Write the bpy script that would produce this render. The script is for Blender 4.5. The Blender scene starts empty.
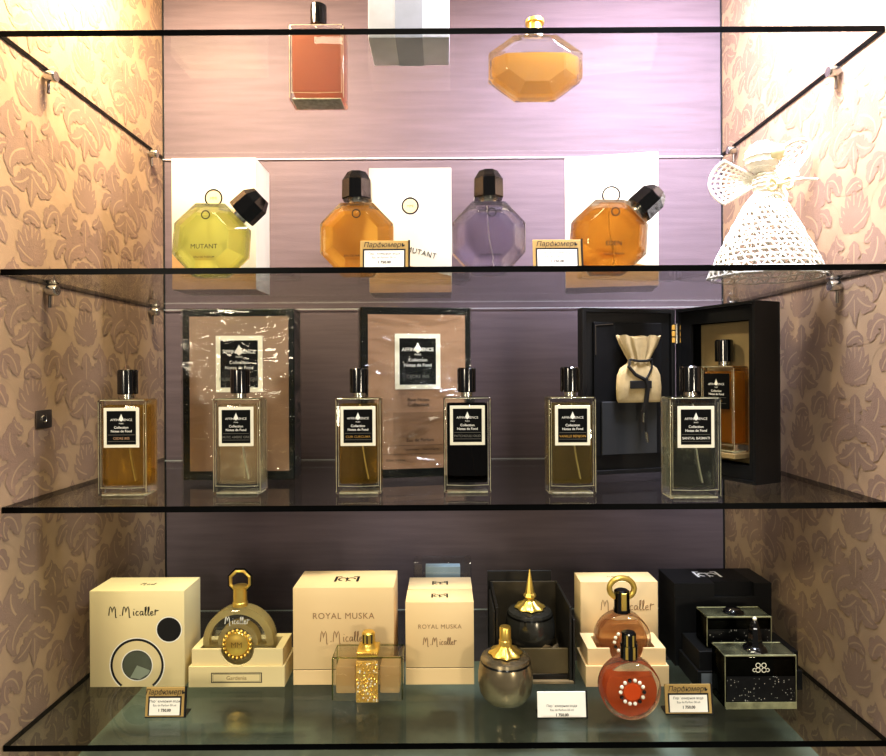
import bpy, bmesh, math, random
from mathutils import Matrix, Vector
random.seed(7)
PI = math.pi
S = 0.001                       # everything below is written in millimetres
EYE = 460.0                     # eye height above the cabinet floor
F = 620.0                       # focal length in pixels = eye distance to the shelf fronts in mm
CX, CY, K = 443.9, 371.5, 0.006
HW = 444.0                      # half width of the niche
DEPTH = 364.0
sc = bpy.context.scene
COL = sc.collection


def X(px, py, y):
    return ((px - CX) - K * (py - CY)) * (F + y) / F


def Z(px, py, y):
    return -((py - CY) + K * (px - CX)) * (F + y) / F + EYE


T = 6.0
SH1, SH2, SH3, SH4 = [EYE + v + T / 2 for v in (340.3, 102.0, -136.3, -374.6)]   # shelf top surfaces


# ------------------------------------------------------------------ materials
def lin(h):
    h = h.lstrip('#')
    out = []
    for i in (0, 2, 4):
        c = int(h[i:i + 2], 16) / 255
        out.append(c / 12.92 if c <= 0.04045 else ((c + 0.055) / 1.055) ** 2.4)
    return out + [1.0]


def newmat(name):
    m = bpy.data.materials.new(name)
    m.use_nodes = True
    nt = m.node_tree
    nt.nodes.clear()
    out = nt.nodes.new('ShaderNodeOutputMaterial')
    return m, nt, out


def N(nt, kind, **kw):
    n = nt.nodes.new(kind)
    for k, v in kw.items():
        setattr(n, k, v)
    return n


def pbr(name, col, rough=0.5, metal=0.0, spec=0.5, var=0.06, nscale=60.0, bump=0.0, bscale=300.0, stretch=(1, 1, 1), coat=0.0):
    m, nt, out = newmat(name)
    b = N(nt, 'ShaderNodeBsdfPrincipled')
    b.inputs['Roughness'].default_value = rough
    b.inputs['Metallic'].default_value = metal
    b.inputs['Specular IOR Level'].default_value = spec
    b.inputs['Coat Weight'].default_value = coat
    tc = N(nt, 'ShaderNodeTexCoord')
    mp = N(nt, 'ShaderNodeMapping')
    mp.inputs['Scale'].default_value = stretch
    nt.links.new(tc.outputs['Object'], mp.inputs['Vector'])
    no = N(nt, 'ShaderNodeTexNoise')
    no.inputs['Scale'].default_value = nscale
    no.inputs['Detail'].default_value = 4
    nt.links.new(mp.outputs['Vector'], no.inputs['Vector'])
    ra = N(nt, 'ShaderNodeValToRGB')
    c = lin(col) if isinstance(col, str) else col
    ra.color_ramp.elements[0].position = 0.3
    ra.color_ramp.elements[1].position = 0.7
    ra.color_ramp.elements[0].color = [max(0, v * (1 - var)) for v in c[:3]] + [1]
    ra.color_ramp.elements[1].color = [min(1, v * (1 + var)) for v in c[:3]] + [1]
    nt.links.new(no.outputs['Fac'], ra.inputs['Fac'])
    nt.links.new(ra.outputs['Color'], b.inputs['Base Color'])
    if bump:
        n2 = N(nt, 'ShaderNodeTexNoise')
        n2.inputs['Scale'].default_value = bscale
        n2.inputs['Detail'].default_value = 3
        nt.links.new(mp.outputs['Vector'], n2.inputs['Vector'])
        bp = N(nt, 'ShaderNodeBump')
        bp.inputs['Strength'].default_value = bump
        bp.inputs['Distance'].default_value = 0.001
        nt.links.new(n2.outputs['Fac'], bp.inputs['Height'])
        nt.links.new(bp.outputs['Normal'], b.inputs['Normal'])
    nt.links.new(b.outputs[0], out.inputs[0])
    return m


def thin(name, col, refl=0.04, gain=1.0, rough=0.01, bump=0.0, bscale=40.0, bstretch=(1, 1, 1), bdist=0.002):
    """thin clear sheet: straight-through light plus a facing-angle reflection"""
    m, nt, out = newmat(name)
    tr = N(nt, 'ShaderNodeBsdfTransparent')
    tr.inputs[0].default_value = lin(col) if isinstance(col, str) else col
    gl = N(nt, 'ShaderNodeBsdfGlossy')
    gl.inputs['Roughness'].default_value = rough
    ge = N(nt, 'ShaderNodeNewGeometry')
    dp = N(nt, 'ShaderNodeVectorMath', operation='DOT_PRODUCT')
    nrm = ge.outputs['Normal']
    if bump:
        tc = N(nt, 'ShaderNodeTexCoord')
        mp = N(nt, 'ShaderNodeMapping')
        mp.inputs['Scale'].default_value = bstretch
        mp.inputs['Rotation'].default_value = (0.0, 0.35, 0.0)
        nt.links.new(tc.outputs['Object'], mp.inputs['Vector'])
        n2 = N(nt, 'ShaderNodeTexNoise')
        n2.inputs['Scale'].default_value = bscale
        n2.inputs['Detail'].default_value = 3
        n2.inputs['Distortion'].default_value = 1.2
        nt.links.new(mp.outputs['Vector'], n2.inputs['Vector'])
        bp = N(nt, 'ShaderNodeBump')
        bp.inputs['Strength'].default_value = bump
        bp.inputs['Distance'].default_value = bdist
        nt.links.new(n2.outputs['Fac'], bp.inputs['Height'])
        nt.links.new(bp.outputs['Normal'], gl.inputs['Normal'])
        nrm = bp.outputs['Normal']
    nt.links.new(nrm, dp.inputs[0])
    nt.links.new(ge.outputs['Incoming'], dp.inputs[1])
    ab = N(nt, 'ShaderNodeMath', operation='ABSOLUTE')
    nt.links.new(dp.outputs['Value'], ab.inputs[0])
    su = N(nt, 'ShaderNodeMath', operation='SUBTRACT', use_clamp=True)
    su.inputs[0].default_value = 1.0
    nt.links.new(ab.outputs[0], su.inputs[1])
    pw = N(nt, 'ShaderNodeMath', operation='POWER')
    nt.links.new(su.outputs[0], pw.inputs[0])
    pw.inputs[1].default_value = 5.0
    ma = N(nt, 'ShaderNodeMath', operation='MULTIPLY_ADD', use_clamp=True)
    nt.links.new(pw.outputs[0], ma.inputs[0])
    ma.inputs[1].default_value = (1 - refl) * gain
    ma.inputs[2].default_value = refl
    mx = N(nt, 'ShaderNodeMixShader')
    nt.links.new(ma.outputs[0], mx.inputs[0])
    nt.links.new(tr.outputs[0], mx.inputs[1])
    nt.links.new(gl.outputs[0], mx.inputs[2])
    nt.links.new(mx.outputs[0], out.inputs[0])
    return m


def glass(name, col, ior=1.5, rough=0.0, clear=0.3, milk=0.0, milkcol=None, bump=0.0, bscale=60):
    m, nt, out = newmat(name)
    c = lin(col) if isinstance(col, str) else col
    g = N(nt, 'ShaderNodeBsdfGlass')
    g.inputs['Color'].default_value = c
    g.inputs['IOR'].default_value = ior
    g.inputs['Roughness'].default_value = rough
    if bump:
        tc = N(nt, 'ShaderNodeTexCoord')
        n2 = N(nt, 'ShaderNodeTexNoise')
        n2.inputs['Scale'].default_value = bscale
        nt.links.new(tc.outputs['Object'], n2.inputs['Vector'])
        bp = N(nt, 'ShaderNodeBump')
        bp.inputs['Strength'].default_value = bump
        bp.inputs['Distance'].default_value = 0.002
        nt.links.new(n2.outputs['Fac'], bp.inputs['Height'])
        nt.links.new(bp.outputs['Normal'], g.inputs['Normal'])
    t = N(nt, 'ShaderNodeBsdfTransparent')
    t.inputs[0].default_value = c
    mx = N(nt, 'ShaderNodeMixShader')
    mx.inputs[0].default_value = clear
    nt.links.new(g.outputs[0], mx.inputs[1])
    nt.links.new(t.outputs[0], mx.inputs[2])
    last = mx
    if milk:
        tl = N(nt, 'ShaderNodeBsdfTranslucent')
        df = N(nt, 'ShaderNodeBsdfDiffuse')
        mc = lin(milkcol or col) if isinstance(milkcol or col, str) else (milkcol or col)
        tl.inputs[0].default_value = mc
        df.inputs[0].default_value = mc
        m1 = N(nt, 'ShaderNodeMixShader')
        nt.links.new(tl.outputs[0], m1.inputs[1])
        nt.links.new(df.outputs[0], m1.inputs[2])
        m2 = N(nt, 'ShaderNodeMixShader')
        m2.inputs[0].default_value = milk
        nt.links.new(last.outputs[0], m2.inputs[1])
        nt.links.new(m1.outputs[0], m2.inputs[2])
        last = m2
    nt.links.new(last.outputs[0], out.inputs[0])
    return m


def speckle(name, base, dot, scale=420, thresh=0.72, rough=0.25, metal=0.0):
    m, nt, out = newmat(name)
    b = N(nt, 'ShaderNodeBsdfPrincipled')
    b.inputs['Roughness'].default_value = rough
    b.inputs['Metallic'].default_value = metal
    tc = N(nt, 'ShaderNodeTexCoord')
    vo = N(nt, 'ShaderNodeTexVoronoi')
    vo.inputs['Scale'].default_value = scale
    nt.links.new(tc.outputs['Object'], vo.inputs['Vector'])
    sp = N(nt, 'ShaderNodeSeparateColor')
    nt.links.new(vo.outputs['Color'], sp.inputs[0])
    lt = N(nt, 'ShaderNodeMath', operation='LESS_THAN')
    lt.inputs[1].default_value = 0.28
    nt.links.new(vo.outputs['Distance'], lt.inputs[0])
    gt = N(nt, 'ShaderNodeMath', operation='GREATER_THAN')
    gt.inputs[1].default_value = thresh
    nt.links.new(sp.outputs[0], gt.inputs[0])
    mu = N(nt, 'ShaderNodeMath', operation='MULTIPLY')
    nt.links.new(lt.outputs[0], mu.inputs[0])
    nt.links.new(gt.outputs[0], mu.inputs[1])
    mx = N(nt, 'ShaderNodeMix', data_type='RGBA')
    nt.links.new(mu.outputs[0], mx.inputs['Factor'])
    mx.inputs['A'].default_value = lin(base)
    mx.inputs['B'].default_value = lin(dot)
    nt.links.new(mx.outputs['Result'], b.inputs['Base Color'])
    nt.links.new(b.outputs[0], out.inputs[0])
    return m


M = {}
M['wall_base'] = pbr('wallpaper_ground', '#aa9072', 0.42, 0.15, 0.5, 0.07, 30, bump=0.15, bscale=900)
M['wall_motif'] = pbr('wallpaper_motif', '#8c7461', 0.5, 0.05, 0.4, 0.09, 40, bump=0.3, bscale=700)
M['wall_vein'] = pbr('wallpaper_vein', '#ac9375', 0.45, 0.2, 0.4, 0.05, 40)
M['back'] = pbr('mauve_cloth_panel', '#665a5e', 0.75, 0.0, 0.12, 0.10, 9, bump=0.25, bscale=120, stretch=(1, 1, 14))
M['joint'] = pbr('dark_joint', '#0c0a0a', 0.8)
M['shelf'] = thin('shelf_glass', (0.90, 0.925, 0.915, 1), 0.03, 0.8, 0.004)
M['shelf_top'] = thin('top_shelf_glass', (0.92, 0.93, 0.93, 1), 0.015, 0.25, 0.004)
M['shelf_edge'] = pbr('shelf_edge_glass', '#020303', 0.35, 0.0, 0.08, 0.5, 60, stretch=(1, 1, 1))
M['shelf_back_glint'] = pbr('shelf_rear_glint', '#c9cdca', 0.2)
M['steel'] = pbr('bright_steel', '#cfcdc4', 0.2, 1.0)
M['plate'] = pbr('dull_plate', '#6d665e', 0.35, 0.9)
M['black_gloss'] = pbr('black_gloss', '#050505', 0.12, 0.0, 0.6, coat=0.3)
M['black_satin'] = pbr('black_satin', '#0b0b0c', 0.42, 0.0, 0.4)
M['black_matte'] = pbr('black_board', '#070709', 0.6, 0.0, 0.25)
M['black_card'] = pbr('black_card', '#0d0d0e', 0.5, 0.0, 0.3)
M['ink'] = pbr('black_ink', '#0a0908', 0.5)
M['gold'] = pbr('gold_metal', '#ffd670', 0.3, 0.85, var=0.1)
M['gold_soft'] = pbr('gold_foil', '#b8924a', 0.35, 0.8)
M['tag_gold'] = pbr('tag_gold_board', '#b3965a', 0.45, 0.2)
M['gold_ink'] = pbr('gold_ink', '#8f744a', 0.4, 0.3)
M['copper_ink'] = pbr('copper_ink', '#a98563', 0.4, 0.2)
M['cream'] = pbr('cream_board', '#e6d6a6', 0.45, 0.0, 0.4, 0.015, 12)
M['ivory'] = pbr('ivory_board', '#cfc9b2', 0.35, 0.0, 0.5, 0.02, 10)
M['peach'] = pbr('peach_board', '#ecd0a0', 0.45, 0.0, 0.4, 0.015, 12)
M['white'] = pbr('white_paper', '#f2efe4', 0.5, 0.0, 0.4, 0.01)
M['tan_wedge'] = pbr('gold_tan_board', '#a8814f', 0.4, 0.1)
M['tan_panel'] = pbr('tan_panel', '#9c7b60', 0.38, 0.0, 0.5, 0.03, 6)
M['tan_panel2'] = pbr('brown_panel', '#86684e', 0.38, 0.0, 0.5, 0.05, 6)
M['green_black'] = pbr('greenish_black_frame', '#0a0d09', 0.45, 0.0, 0.15)
M['label_white'] = pbr('label_border', '#e6e3cf', 0.4)
M['label_black'] = pbr('label_black', '#070807', 0.6, spec=0.12)
M['label_white_ink'] = pbr('label_white_ink', '#ecebe2', 0.5)
M['label_gray_ink'] = pbr('label_gray_ink', '#6d6a61', 0.5)
M['bglass'] = glass('bottle_glass', (0.985, 0.99, 0.975, 1), 1.48, 0.0, 0.18)
M['bglass_thin'] = thin('inner_wall_glass', (0.97, 0.98, 0.96, 1), 0.05)
LIQ = {
    'amber': ('#f7e6ac', '#c29a38', 0.22), 'pale': ('#f9f8ec', '#d6d2ac', 0.04), 'gold': ('#f5e6b0', '#bd9a40', 0.18), 'dark': ('#3a2410', '#160c05', 0.35),
    'straw': ('#f2e8c0', '#b8a55e', 0.18), 'water': ('#f5f7ee', '#c0c4b0', 0.04), 'boxamber': ('#f8d794', '#de9c3a', 0.5),
    'lime': ('#fafac4', '#e6e690', 0.34), 'orange_gold': ('#fbe2a8', '#f4b850', 0.36), 'lavender': ('#e9e5ee', '#a79bb8', 0.28), 'brown': ('#efca84', '#cd8c30', 0.32),
    'pink': ('#f0cdb8', '#d99c82', 0.55), 'peachy': ('#fdf2d6', '#fce0ae', 0.55), 'honey': ('#fdf8e0', '#fbecb4', 0.7), 'blush': ('#f9e2c4', '#dca272', 0.35), 'coral': ('#ffd6b4', '#ff8748', 0.6),
    'faceted': ('#fbe8be', '#efc26a', 0.45),
}
for k_, (c_, mc_, mk_) in LIQ.items():
    M['liq_' + k_] = glass('liquid_' + k_, c_, 1.22 if k_ in ('lime', 'orange_gold', 'lavender', 'brown', 'faceted') else 1.10, 0.0, 0.45, mk_, mc_)
M['tube'] = pbr('dip_tube', '#d9d6c2', 0.4)
M['smoke_glass'] = glass('smoke_glass', '#8f9085', 1.45, 0.0, 0.25)
M['bglass_block'] = thin('clear_block_glass', (0.95, 0.95, 0.91, 1), 0.09)
M['painted_glint'] = pbr('painted_glass_glint', '#d9d4b4', 0.15, 0.0, 0.8, 0.25, 150)  # pale colour standing in for highlights on bottle glass
M['cello'] = thin('cellophane', (0.97, 0.97, 0.95, 1), 0.04, 1.0, 0.05, 1.0, 9, (1, 1, 3.2), 0.022)
M['acrylic'] = thin('acrylic_sheet', (0.93, 0.95, 0.95, 1), 0.06, 1.0, 0.02)
M['blue_card'] = pbr('pale_blue_card', '#9fb1bb', 0.5)
M['canvas'] = pbr('canvas_cloth', '#b39f77', 0.8, 0, 0.2, 0.1, 120, bump=0.6, bscale=1200)
M['ribbon'] = pbr('black_ribbon', '#08080a', 0.5)
M['gray_pocket'] = pbr('gray_pocket_card', '#2a2b2c', 0.6)
M['khaki'] = pbr('khaki_panel', '#8f7c56', 0.6)
M['bronze_board'] = pbr('bronze_board', '#4a4130', 0.5, 0.15, 0.3)
M['bronze_tray'] = pbr('bronze_tray', '#63563b', 0.5, 0.15, 0.3)
M['dark_board'] = pbr('dark_brown_board', '#1c1812', 0.5)
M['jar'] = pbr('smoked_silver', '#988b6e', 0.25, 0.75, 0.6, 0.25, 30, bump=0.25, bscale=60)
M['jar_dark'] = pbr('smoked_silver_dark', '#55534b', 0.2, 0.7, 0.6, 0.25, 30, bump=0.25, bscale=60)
M['jar_line'] = pbr('dark_rim_line', '#0c0a07', 0.2)
M['tissue'] = pbr('brown_tissue', '#8c7a5c', 0.7)
M['crochet'] = pbr('white_crochet', '#f4f0e4', 0.75, 0, 0.2, 0.03, 200)
M['crochet_cream'] = pbr('cream_ribbon', '#ece5b8', 0.6)
M['glitter'] = speckle('gold_glitter', '#c79f4d', '#fff3c0', 700, 0.55, 0.3, 0.3)
M['black_glitter'] = speckle('black_glitter', '#060606', '#b9b8ae', 520, 0.8, 0.3)
M['edge_clear'] = glass('greenish_base_glass', '#cfd8b4', 1.45, 0.0, 0.3)
M['olive_and_glint'] = pbr('olive_glass_and_glint', '#9a9a78', 0.15, 0.3, 0.8, 0.35, 90)  # greenish base glass, also used for painted edge highlights
M['olive_top_sheen'] = pbr('olive_painted_sheen', '#4d4d3c', 0.12, 0.2, 0.8, 0.6, 70)
M['mirror_disc'] = pbr('gray_green_foil', '#6b7262', 0.2, 0.5)
M['hint_blue'] = pbr('blue_gray_board', '#6b7178', 0.5)
M['clear_box'] = thin('frosted_box', (0.86, 0.88, 0.93, 1), 0.1, 1.0, 0.15)
M['frost'] = pbr('white_frost', '#e8e8ee', 0.3, 0, 0.5)


# ------------------------------------------------------------------ mesh builder
class MB:
    def __init__(s):
        s.v, s.f, s.mi, s.mats = [], [], [], []

    def m(s, mat):
        mat = M[mat] if isinstance(mat, str) else mat
        if mat not in s.mats:
            s.mats.append(mat)
        return s.mats.index(mat)

    def add(s, vs, fs, mat, mx=None):
        o = len(s.v)
        k = s.m(mat)
        for p in vs:
            p = Vector(p)
            s.v.append(mx @ p if mx else p)
        for f in fs:
            s.f.append([o + i for i in f])
            s.mi.append(k)
        return s

    def addbm(s, bm, mat, mx=None):
        bm.verts.index_update()
        s.add([v.co.copy() for v in bm.verts], [[v.index for v in f.verts] for f in bm.faces], mat, mx)
        bm.free()

    def box(s, x0, x1, y0, y1, z0, z1, mat, bev=0.0, seg=2, mx=None):
        vs = [(x, y, z) for z in (z0, z1) for y in (y0, y1) for x in (x0, x1)]
        fs = [(0, 2, 3, 1), (4, 5, 7, 6), (0, 1, 5, 4), (2, 6, 7, 3), (0, 4, 6, 2), (1, 3, 7, 5)]
        if not bev:
            return s.add(vs, fs, mat, mx)
        bm = bmesh.new()
        bv = [bm.verts.new(p) for p in vs]
        for f in fs:
            bm.faces.new([bv[i] for i in f])
        bmesh.ops.bevel(bm, geom=bm.edges[:], offset=bev, segments=seg, profile=0.5, affect='EDGES')
        s.addbm(bm, mat, mx)
        return s

    def loft(s, rings, mat, cap=(True, True), mx=None, closed=True):
        n = len(rings[0])
        vs = [p for r in rings for p in r]
        fs = []
        for k in range(len(rings) - 1):
            for i in range(n if closed else n - 1):
                j = (i + 1) % n
                fs.append((k * n + i, k * n + j, (k + 1) * n + j, (k + 1) * n + i))
        if cap[0]:
            fs.append(tuple(reversed(range(n))))
        if cap[1]:
            fs.append(tuple((len(rings) - 1) * n + i for i in range(n)))
        return s.add(vs, fs, mat, mx)

    def prism(s, pts, y0, y1, mat, mx=None):
        """outline in (x, z), counter-clockwise seen from the front, pushed from y0 to y1"""
        return s.loft([[(x, y1, z) for x, z in pts], [(x, y0, z) for x, z in pts]], mat, mx=mx)

    def lathe(s, prof, mat, seg=40, c=(0, 0, 0), mx=None, fn=None, axis='z'):
        rings = []
        for r, z in prof:
            ring = []
            for i in range(seg):
                a = 2 * PI * i / seg
                rr = r * (fn(a, z) if fn else 1)
                if axis == 'z':
                    ring.append((c[0] + rr * math.cos(a), c[1] + rr * math.sin(a), c[2] + z))
                else:            # around the depth axis
                    ring.append((c[0] + rr * math.cos(a), c[1] + z, c[2] - rr * math.sin(a)))
            rings.append(ring)
        return s.loft(rings, mat, mx=mx)

    def tube(s, path, r, mat, seg=6, mx=None, closed=False):
        P = [Vector(p) for p in path]
        n = len(P)
        rings = []
        for i in range(n):
            if closed:
                t = (P[(i + 1) % n] - P[i - 1])
            else:
                t = P[min(i + 1, n - 1)] - P[max(i - 1, 0)]
            t.normalize()
            a = Vector((0, 1, 0)) if abs(t.y) < 0.9 else Vector((1, 0, 0))
            u = t.cross(a).normalized()
            w = t.cross(u)
            rr = r[i] if isinstance(r, (list, tuple)) else r
            rings.append([P[i] + (u * math.cos(2 * PI * k / seg) + w * math.sin(2 * PI * k / seg)) * rr for k in range(seg)])
        if closed:
            rings.append(rings[0])
        return s.loft(rings, mat, cap=(not closed, not closed), mx=mx)

    def ribbon(s, path, w, mat, y=0.0, mx=None):
        """flat pen stroke in the (x, z) plane at depth y"""
        n = len(path)
        vs, fs = [], []
        for i in range(n):
            a, b = path[max(i - 1, 0)], path[min(i + 1, n - 1)]
            dx, dz = b[0] - a[0], b[1] - a[1]
            l = math.hypot(dx, dz) or 1
            nx, nz = -dz / l * w / 2, dx / l * w / 2
            vs += [(path[i][0] + nx, y, path[i][1] + nz), (path[i][0] - nx, y, path[i][1] - nz)]
        for i in range(n - 1):
            fs.append((2 * i, 2 * i + 1, 2 * i + 3, 2 * i + 2))
        return s.add(vs, fs, mat, mx)

    def arc(s, cx, cz, r, w, mat, y=0.0, a0=0, a1=2 * PI, n=48, mx=None, r2=None):
        vs, fs = [], []
        for i in range(n + 1):
            a = a0 + (a1 - a0) * i / n
            for q in (r, r - w):
                vs.append((cx + q * math.cos(a), y, cz + q * math.sin(a)))
        for i in range(n):
            fs.append((2 * i, 2 * i + 2, 2 * i + 3, 2 * i + 1))
        return s.add(vs, fs, mat, mx)

    def disc(s, cx, cz, r, mat, y=0.0, n=40, mx=None):
        return s.add([(cx + r * math.cos(2 * PI * i / n), y, cz + r * math.sin(2 * PI * i / n)) for i in range(n)], [tuple(range(n))], mat, mx)

    def rect(s, x0, x1, z0, z1, mat, y=0.0, mx=None):
        return s.add([(x0, y, z0), (x1, y, z0), (x1, y, z1), (x0, y, z1)], [(0, 1, 2, 3)], mat, mx)

    def text(s, txt, size, mat, x=0.0, z=0.0, y=0.0, align='CENTER', shear=0.0, bold=0.0, mx=None, sx=1.0, space=1.0):
        key = (txt, align, shear, bold, space)
        if key not in TXT:
            cu = bpy.data.curves.new('t', 'FONT')
            cu.body = txt
            cu.align_x = align
            cu.shear = shear
            cu.offset = bold
            cu.space_character = space
            cu.resolution_u = 3
            ob = bpy.data.objects.new('t', cu)
            COL.objects.link(ob)
            me = ob.to_mesh()
            TXT[key] = ([v.co.copy() for v in me.vertices], [list(p.vertices) for p in me.polygons])
            ob.to_mesh_clear()
            bpy.data.objects.remove(ob)
            bpy.data.curves.remove(cu)
        vs, fs = TXT[key]
        return s.add([(x + p.x * size * sx, y, z + p.y * size) for p in vs], fs, mat, mx)

    def build(s, name, parent=None, loc=None, rotz=0.0, smooth=32, mx=None):
        me = bpy.data.meshes.new(name)
        me.from_pydata([((mx @ p) if mx else p) * S for p in s.v], [], s.f)
        for m_ in s.mats:
            me.materials.append(m_)
        for p, k in zip(me.polygons, s.mi):
            p.material_index = k
            p.use_smooth = True
        me.validate()
        me.update()
        me.set_sharp_from_angle(angle=math.radians(smooth))
        ob = bpy.data.objects.new(name, me)
        COL.objects.link(ob)
        if parent:
            ob.parent = parent
        if loc:
            ob.location = Vector(loc) * S
        ob.rotation_euler.z = rotz
        return ob


TXT = {}


def thing(name, label, cat, loc, rotz=0.0, group=None):
    o = bpy.data.objects.new(name, None)
    o.empty_display_size = 0.02
    COL.objects.link(o)
    o.location = Vector(loc) * S
    o.rotation_euler.z = rotz
    o['label'] = label
    o['category'] = cat
    if group:
        o['group'] = group
    return o


def tag(o, label, cat, group=None):
    o['label'] = label
    o['category'] = cat
    if group:
        o['group'] = group
    return o


def struct(o):
    o['kind'] = 'structure'
    return o


def dup(root, loc, label, rotz=0.0, group=None):
    r = root.copy()
    COL.objects.link(r)
    r.location = Vector(loc) * S
    r.rotation_euler.z = rotz
    r['label'] = label
    if group:
        r['group'] = group
    for ch in list(root.children):
        c = ch.copy()
        COL.objects.link(c)
        c.parent = r
        for g in ch.children:
            d = g.copy()
            COL.objects.link(d)
            d.parent = c
    return r


def tilt(a):                    # clockwise turn seen from the front
    return Matrix.Rotation(a, 4, 'Y')


def clean(bm):
    bmesh.ops.recalc_face_normals(bm, faces=bm.faces[:])
    return bm


# ------------------------------------------------------------------ the niche
ZB, ZT = 0.0, 1070.0
YF = -70.0


def leaf(a, L, W, curl, lobes, x0, z0, n=34, serr=0.42):
    pts = []
    x, z = x0, z0
    for i in range(n + 1):
        t = i / n
        h = a + curl * t * t
        w = W * math.sin(PI * min(1, t ** 0.75 * 0.985 + 0.012)) * (1 - serr + serr * abs(math.sin(PI * lobes * t)) ** 0.6)
        pts.append((x, z, h, w))
        x += L / n * math.cos(h)
        z += L / n * math.sin(h)
    return pts


def wallpaper(mb, side):
    
    def quads(pts, mat, x, scale=1.0):
        vs, fs = [], []
        for (u, v, h, w) in pts:
            w *= scale
            nx, nz = -math.sin(h) * w, math.cos(h) * w
            vs += [(x, u + nx, v + nz), (x, u - nx, v - nz)]
        for i in range(len(pts) - 1):
            q = [2 * i, 2 * i + 1, 2 * i + 3, 2 * i + 2]
            cu = sum(vs[k][1] for k in q) / 4
            cv = sum(vs[k][2] for k in q) / 4
            if YF + 4 < cu < DEPTH - 4 and ZB + 4 < cv < ZT - 4:
                fs.append(q if side < 0 else q[::-1])
        if fs:
            mb.add(vs, fs, mat)

    G = 0.70
    W_, H_ = 142.0 * G, 236.0 * G

    def lf(a, L_, Wd, curl, lobes, dx, dz):
        return leaf(a, L_ * G, Wd * G, curl, lobes, cu + dx * G, cv + dz * G, n=22)

    for ci in range(-1, 6):
        for ri in range(-1, 9):
            cu = YF + 20 + ci * W_ / 1.0
            cv = ri * H_ + (H_ / 2 if ci % 2 else 0) + (30 if side > 0 else 0)
            L = []
            for k in range(-3, 4):                       # fan palmette
                a = PI / 2 + k * 0.42
                L.append(lf(a, 66 - 5 * abs(k), 10.5, -0.25 * k, 3, 2 * k, 5))
            for sgn in (-1, 1):
                L.append(lf(PI / 2 + sgn * 1.15, 105, 21, -sgn * 2.2, 6, 0, -78))      # broad acanthus
                L.append(lf(PI / 2 + sgn * 1.9, 78, 15, sgn * 2.4, 5, sgn * -8, -60))
                L.append(lf(-PI / 2 + sgn * 0.75, 62, 13, sgn * 1.2, 4, -sgn * 4, -92))
                L.append(lf(PI / 2 + sgn * 0.25, 60, 11, sgn * 2.6, 4, -sgn * 34, 64))
                L.append(lf(PI / 2 + sgn * -0.4, 52, 9, -sgn * 1.8, 3, sgn * 58, 20))
                L.append(lf(PI / 2 - sgn * 0.1, 46, 8.5, sgn * 1.5, 3, sgn * 50, -60))
                L.append(lf(-PI / 2 + sgn * 0.3, 40, 8, -sgn * 1.8, 3, sgn * 62, 96))
                L.append(lf(PI / 2 + sgn * 0.9, 44, 8, sgn * 1.6, 3, sgn * 20, 62))
                L.append(lf(PI / 2 - sgn * 1.2, 36, 7, sgn * 1.9, 3, sgn * 22, -20))
            L.append(lf(-PI / 2, 58, 12, 0.15, 4, 0, -14))
            L.append(lf(-PI / 2, 48, 9, -0.2, 3, 0, -100))
            for qi, q in enumerate(L):
                q = [(u, v, h, w * 1.35) for (u, v, h, w) in q]
                quads(q, 'wall_motif', side * (HW - 0.15 - 0.014 * qi))
                xv = side * (HW - 0.157 - 0.014 * qi)
                quads([(u, v, h, 0.6 + 0.04 * w) for (u, v, h, w) in q[2:-4]], 'wall_vein', xv)
            for sgn in (-1, 1):                          # thin scroll stems
                p = []
                x, z, h = cu, cv - 118 * G, PI / 2 + sgn * 0.2
                for i in range(46):
                    h += sgn * (0.035 + 0.0022 * i)
                    p.append((x, z, h, 1.0))
                    x += 3.0 * math.cos(h)
                    z += 3.0 * math.sin(h)
                quads(p, 'wall_vein', side * (HW - 0.10 - 0.02 * (sgn > 0)))


for side, nm in ((-1, 'wall_left'), (1, 'wall_right')):
    mb = MB()
    a, b = sorted((side * HW, side * (HW + 14)))
    mb.box(a, b, YF, DEPTH + 14, ZB, ZT, 'wall_base')
    wallpaper(mb, side)
    struct(mb.build(nm))
mb = MB()
mb.box(-HW, HW, DEPTH, DEPTH + 14, ZB, ZT, 'back')
struct(mb.build('wall_back'))
for i, side in enumerate((-1, 1)):
    mb = MB()
    a, b = sorted((side * (HW - 0.7), side * (HW - 2.6)))
    mb.box(a, b, DEPTH - 2, DEPTH - 0.1, ZB, ZT, 'joint')
    struct(mb.build('trim_%d' % (i + 1)))
mb = MB()
mb.box(-HW - 14, HW + 14, YF, DEPTH + 14, ZB - 14, ZB, pbr('gray_green_board', '#8d9686', 0.5))
struct(mb.build('floor'))
mb = MB()
mb.box(-HW - 14, HW + 14, YF, DEPTH + 14, ZT, ZT + 14, pbr('ceiling_white', '#cfcac4', 0.6))
struct(mb.build('ceiling'))

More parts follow.
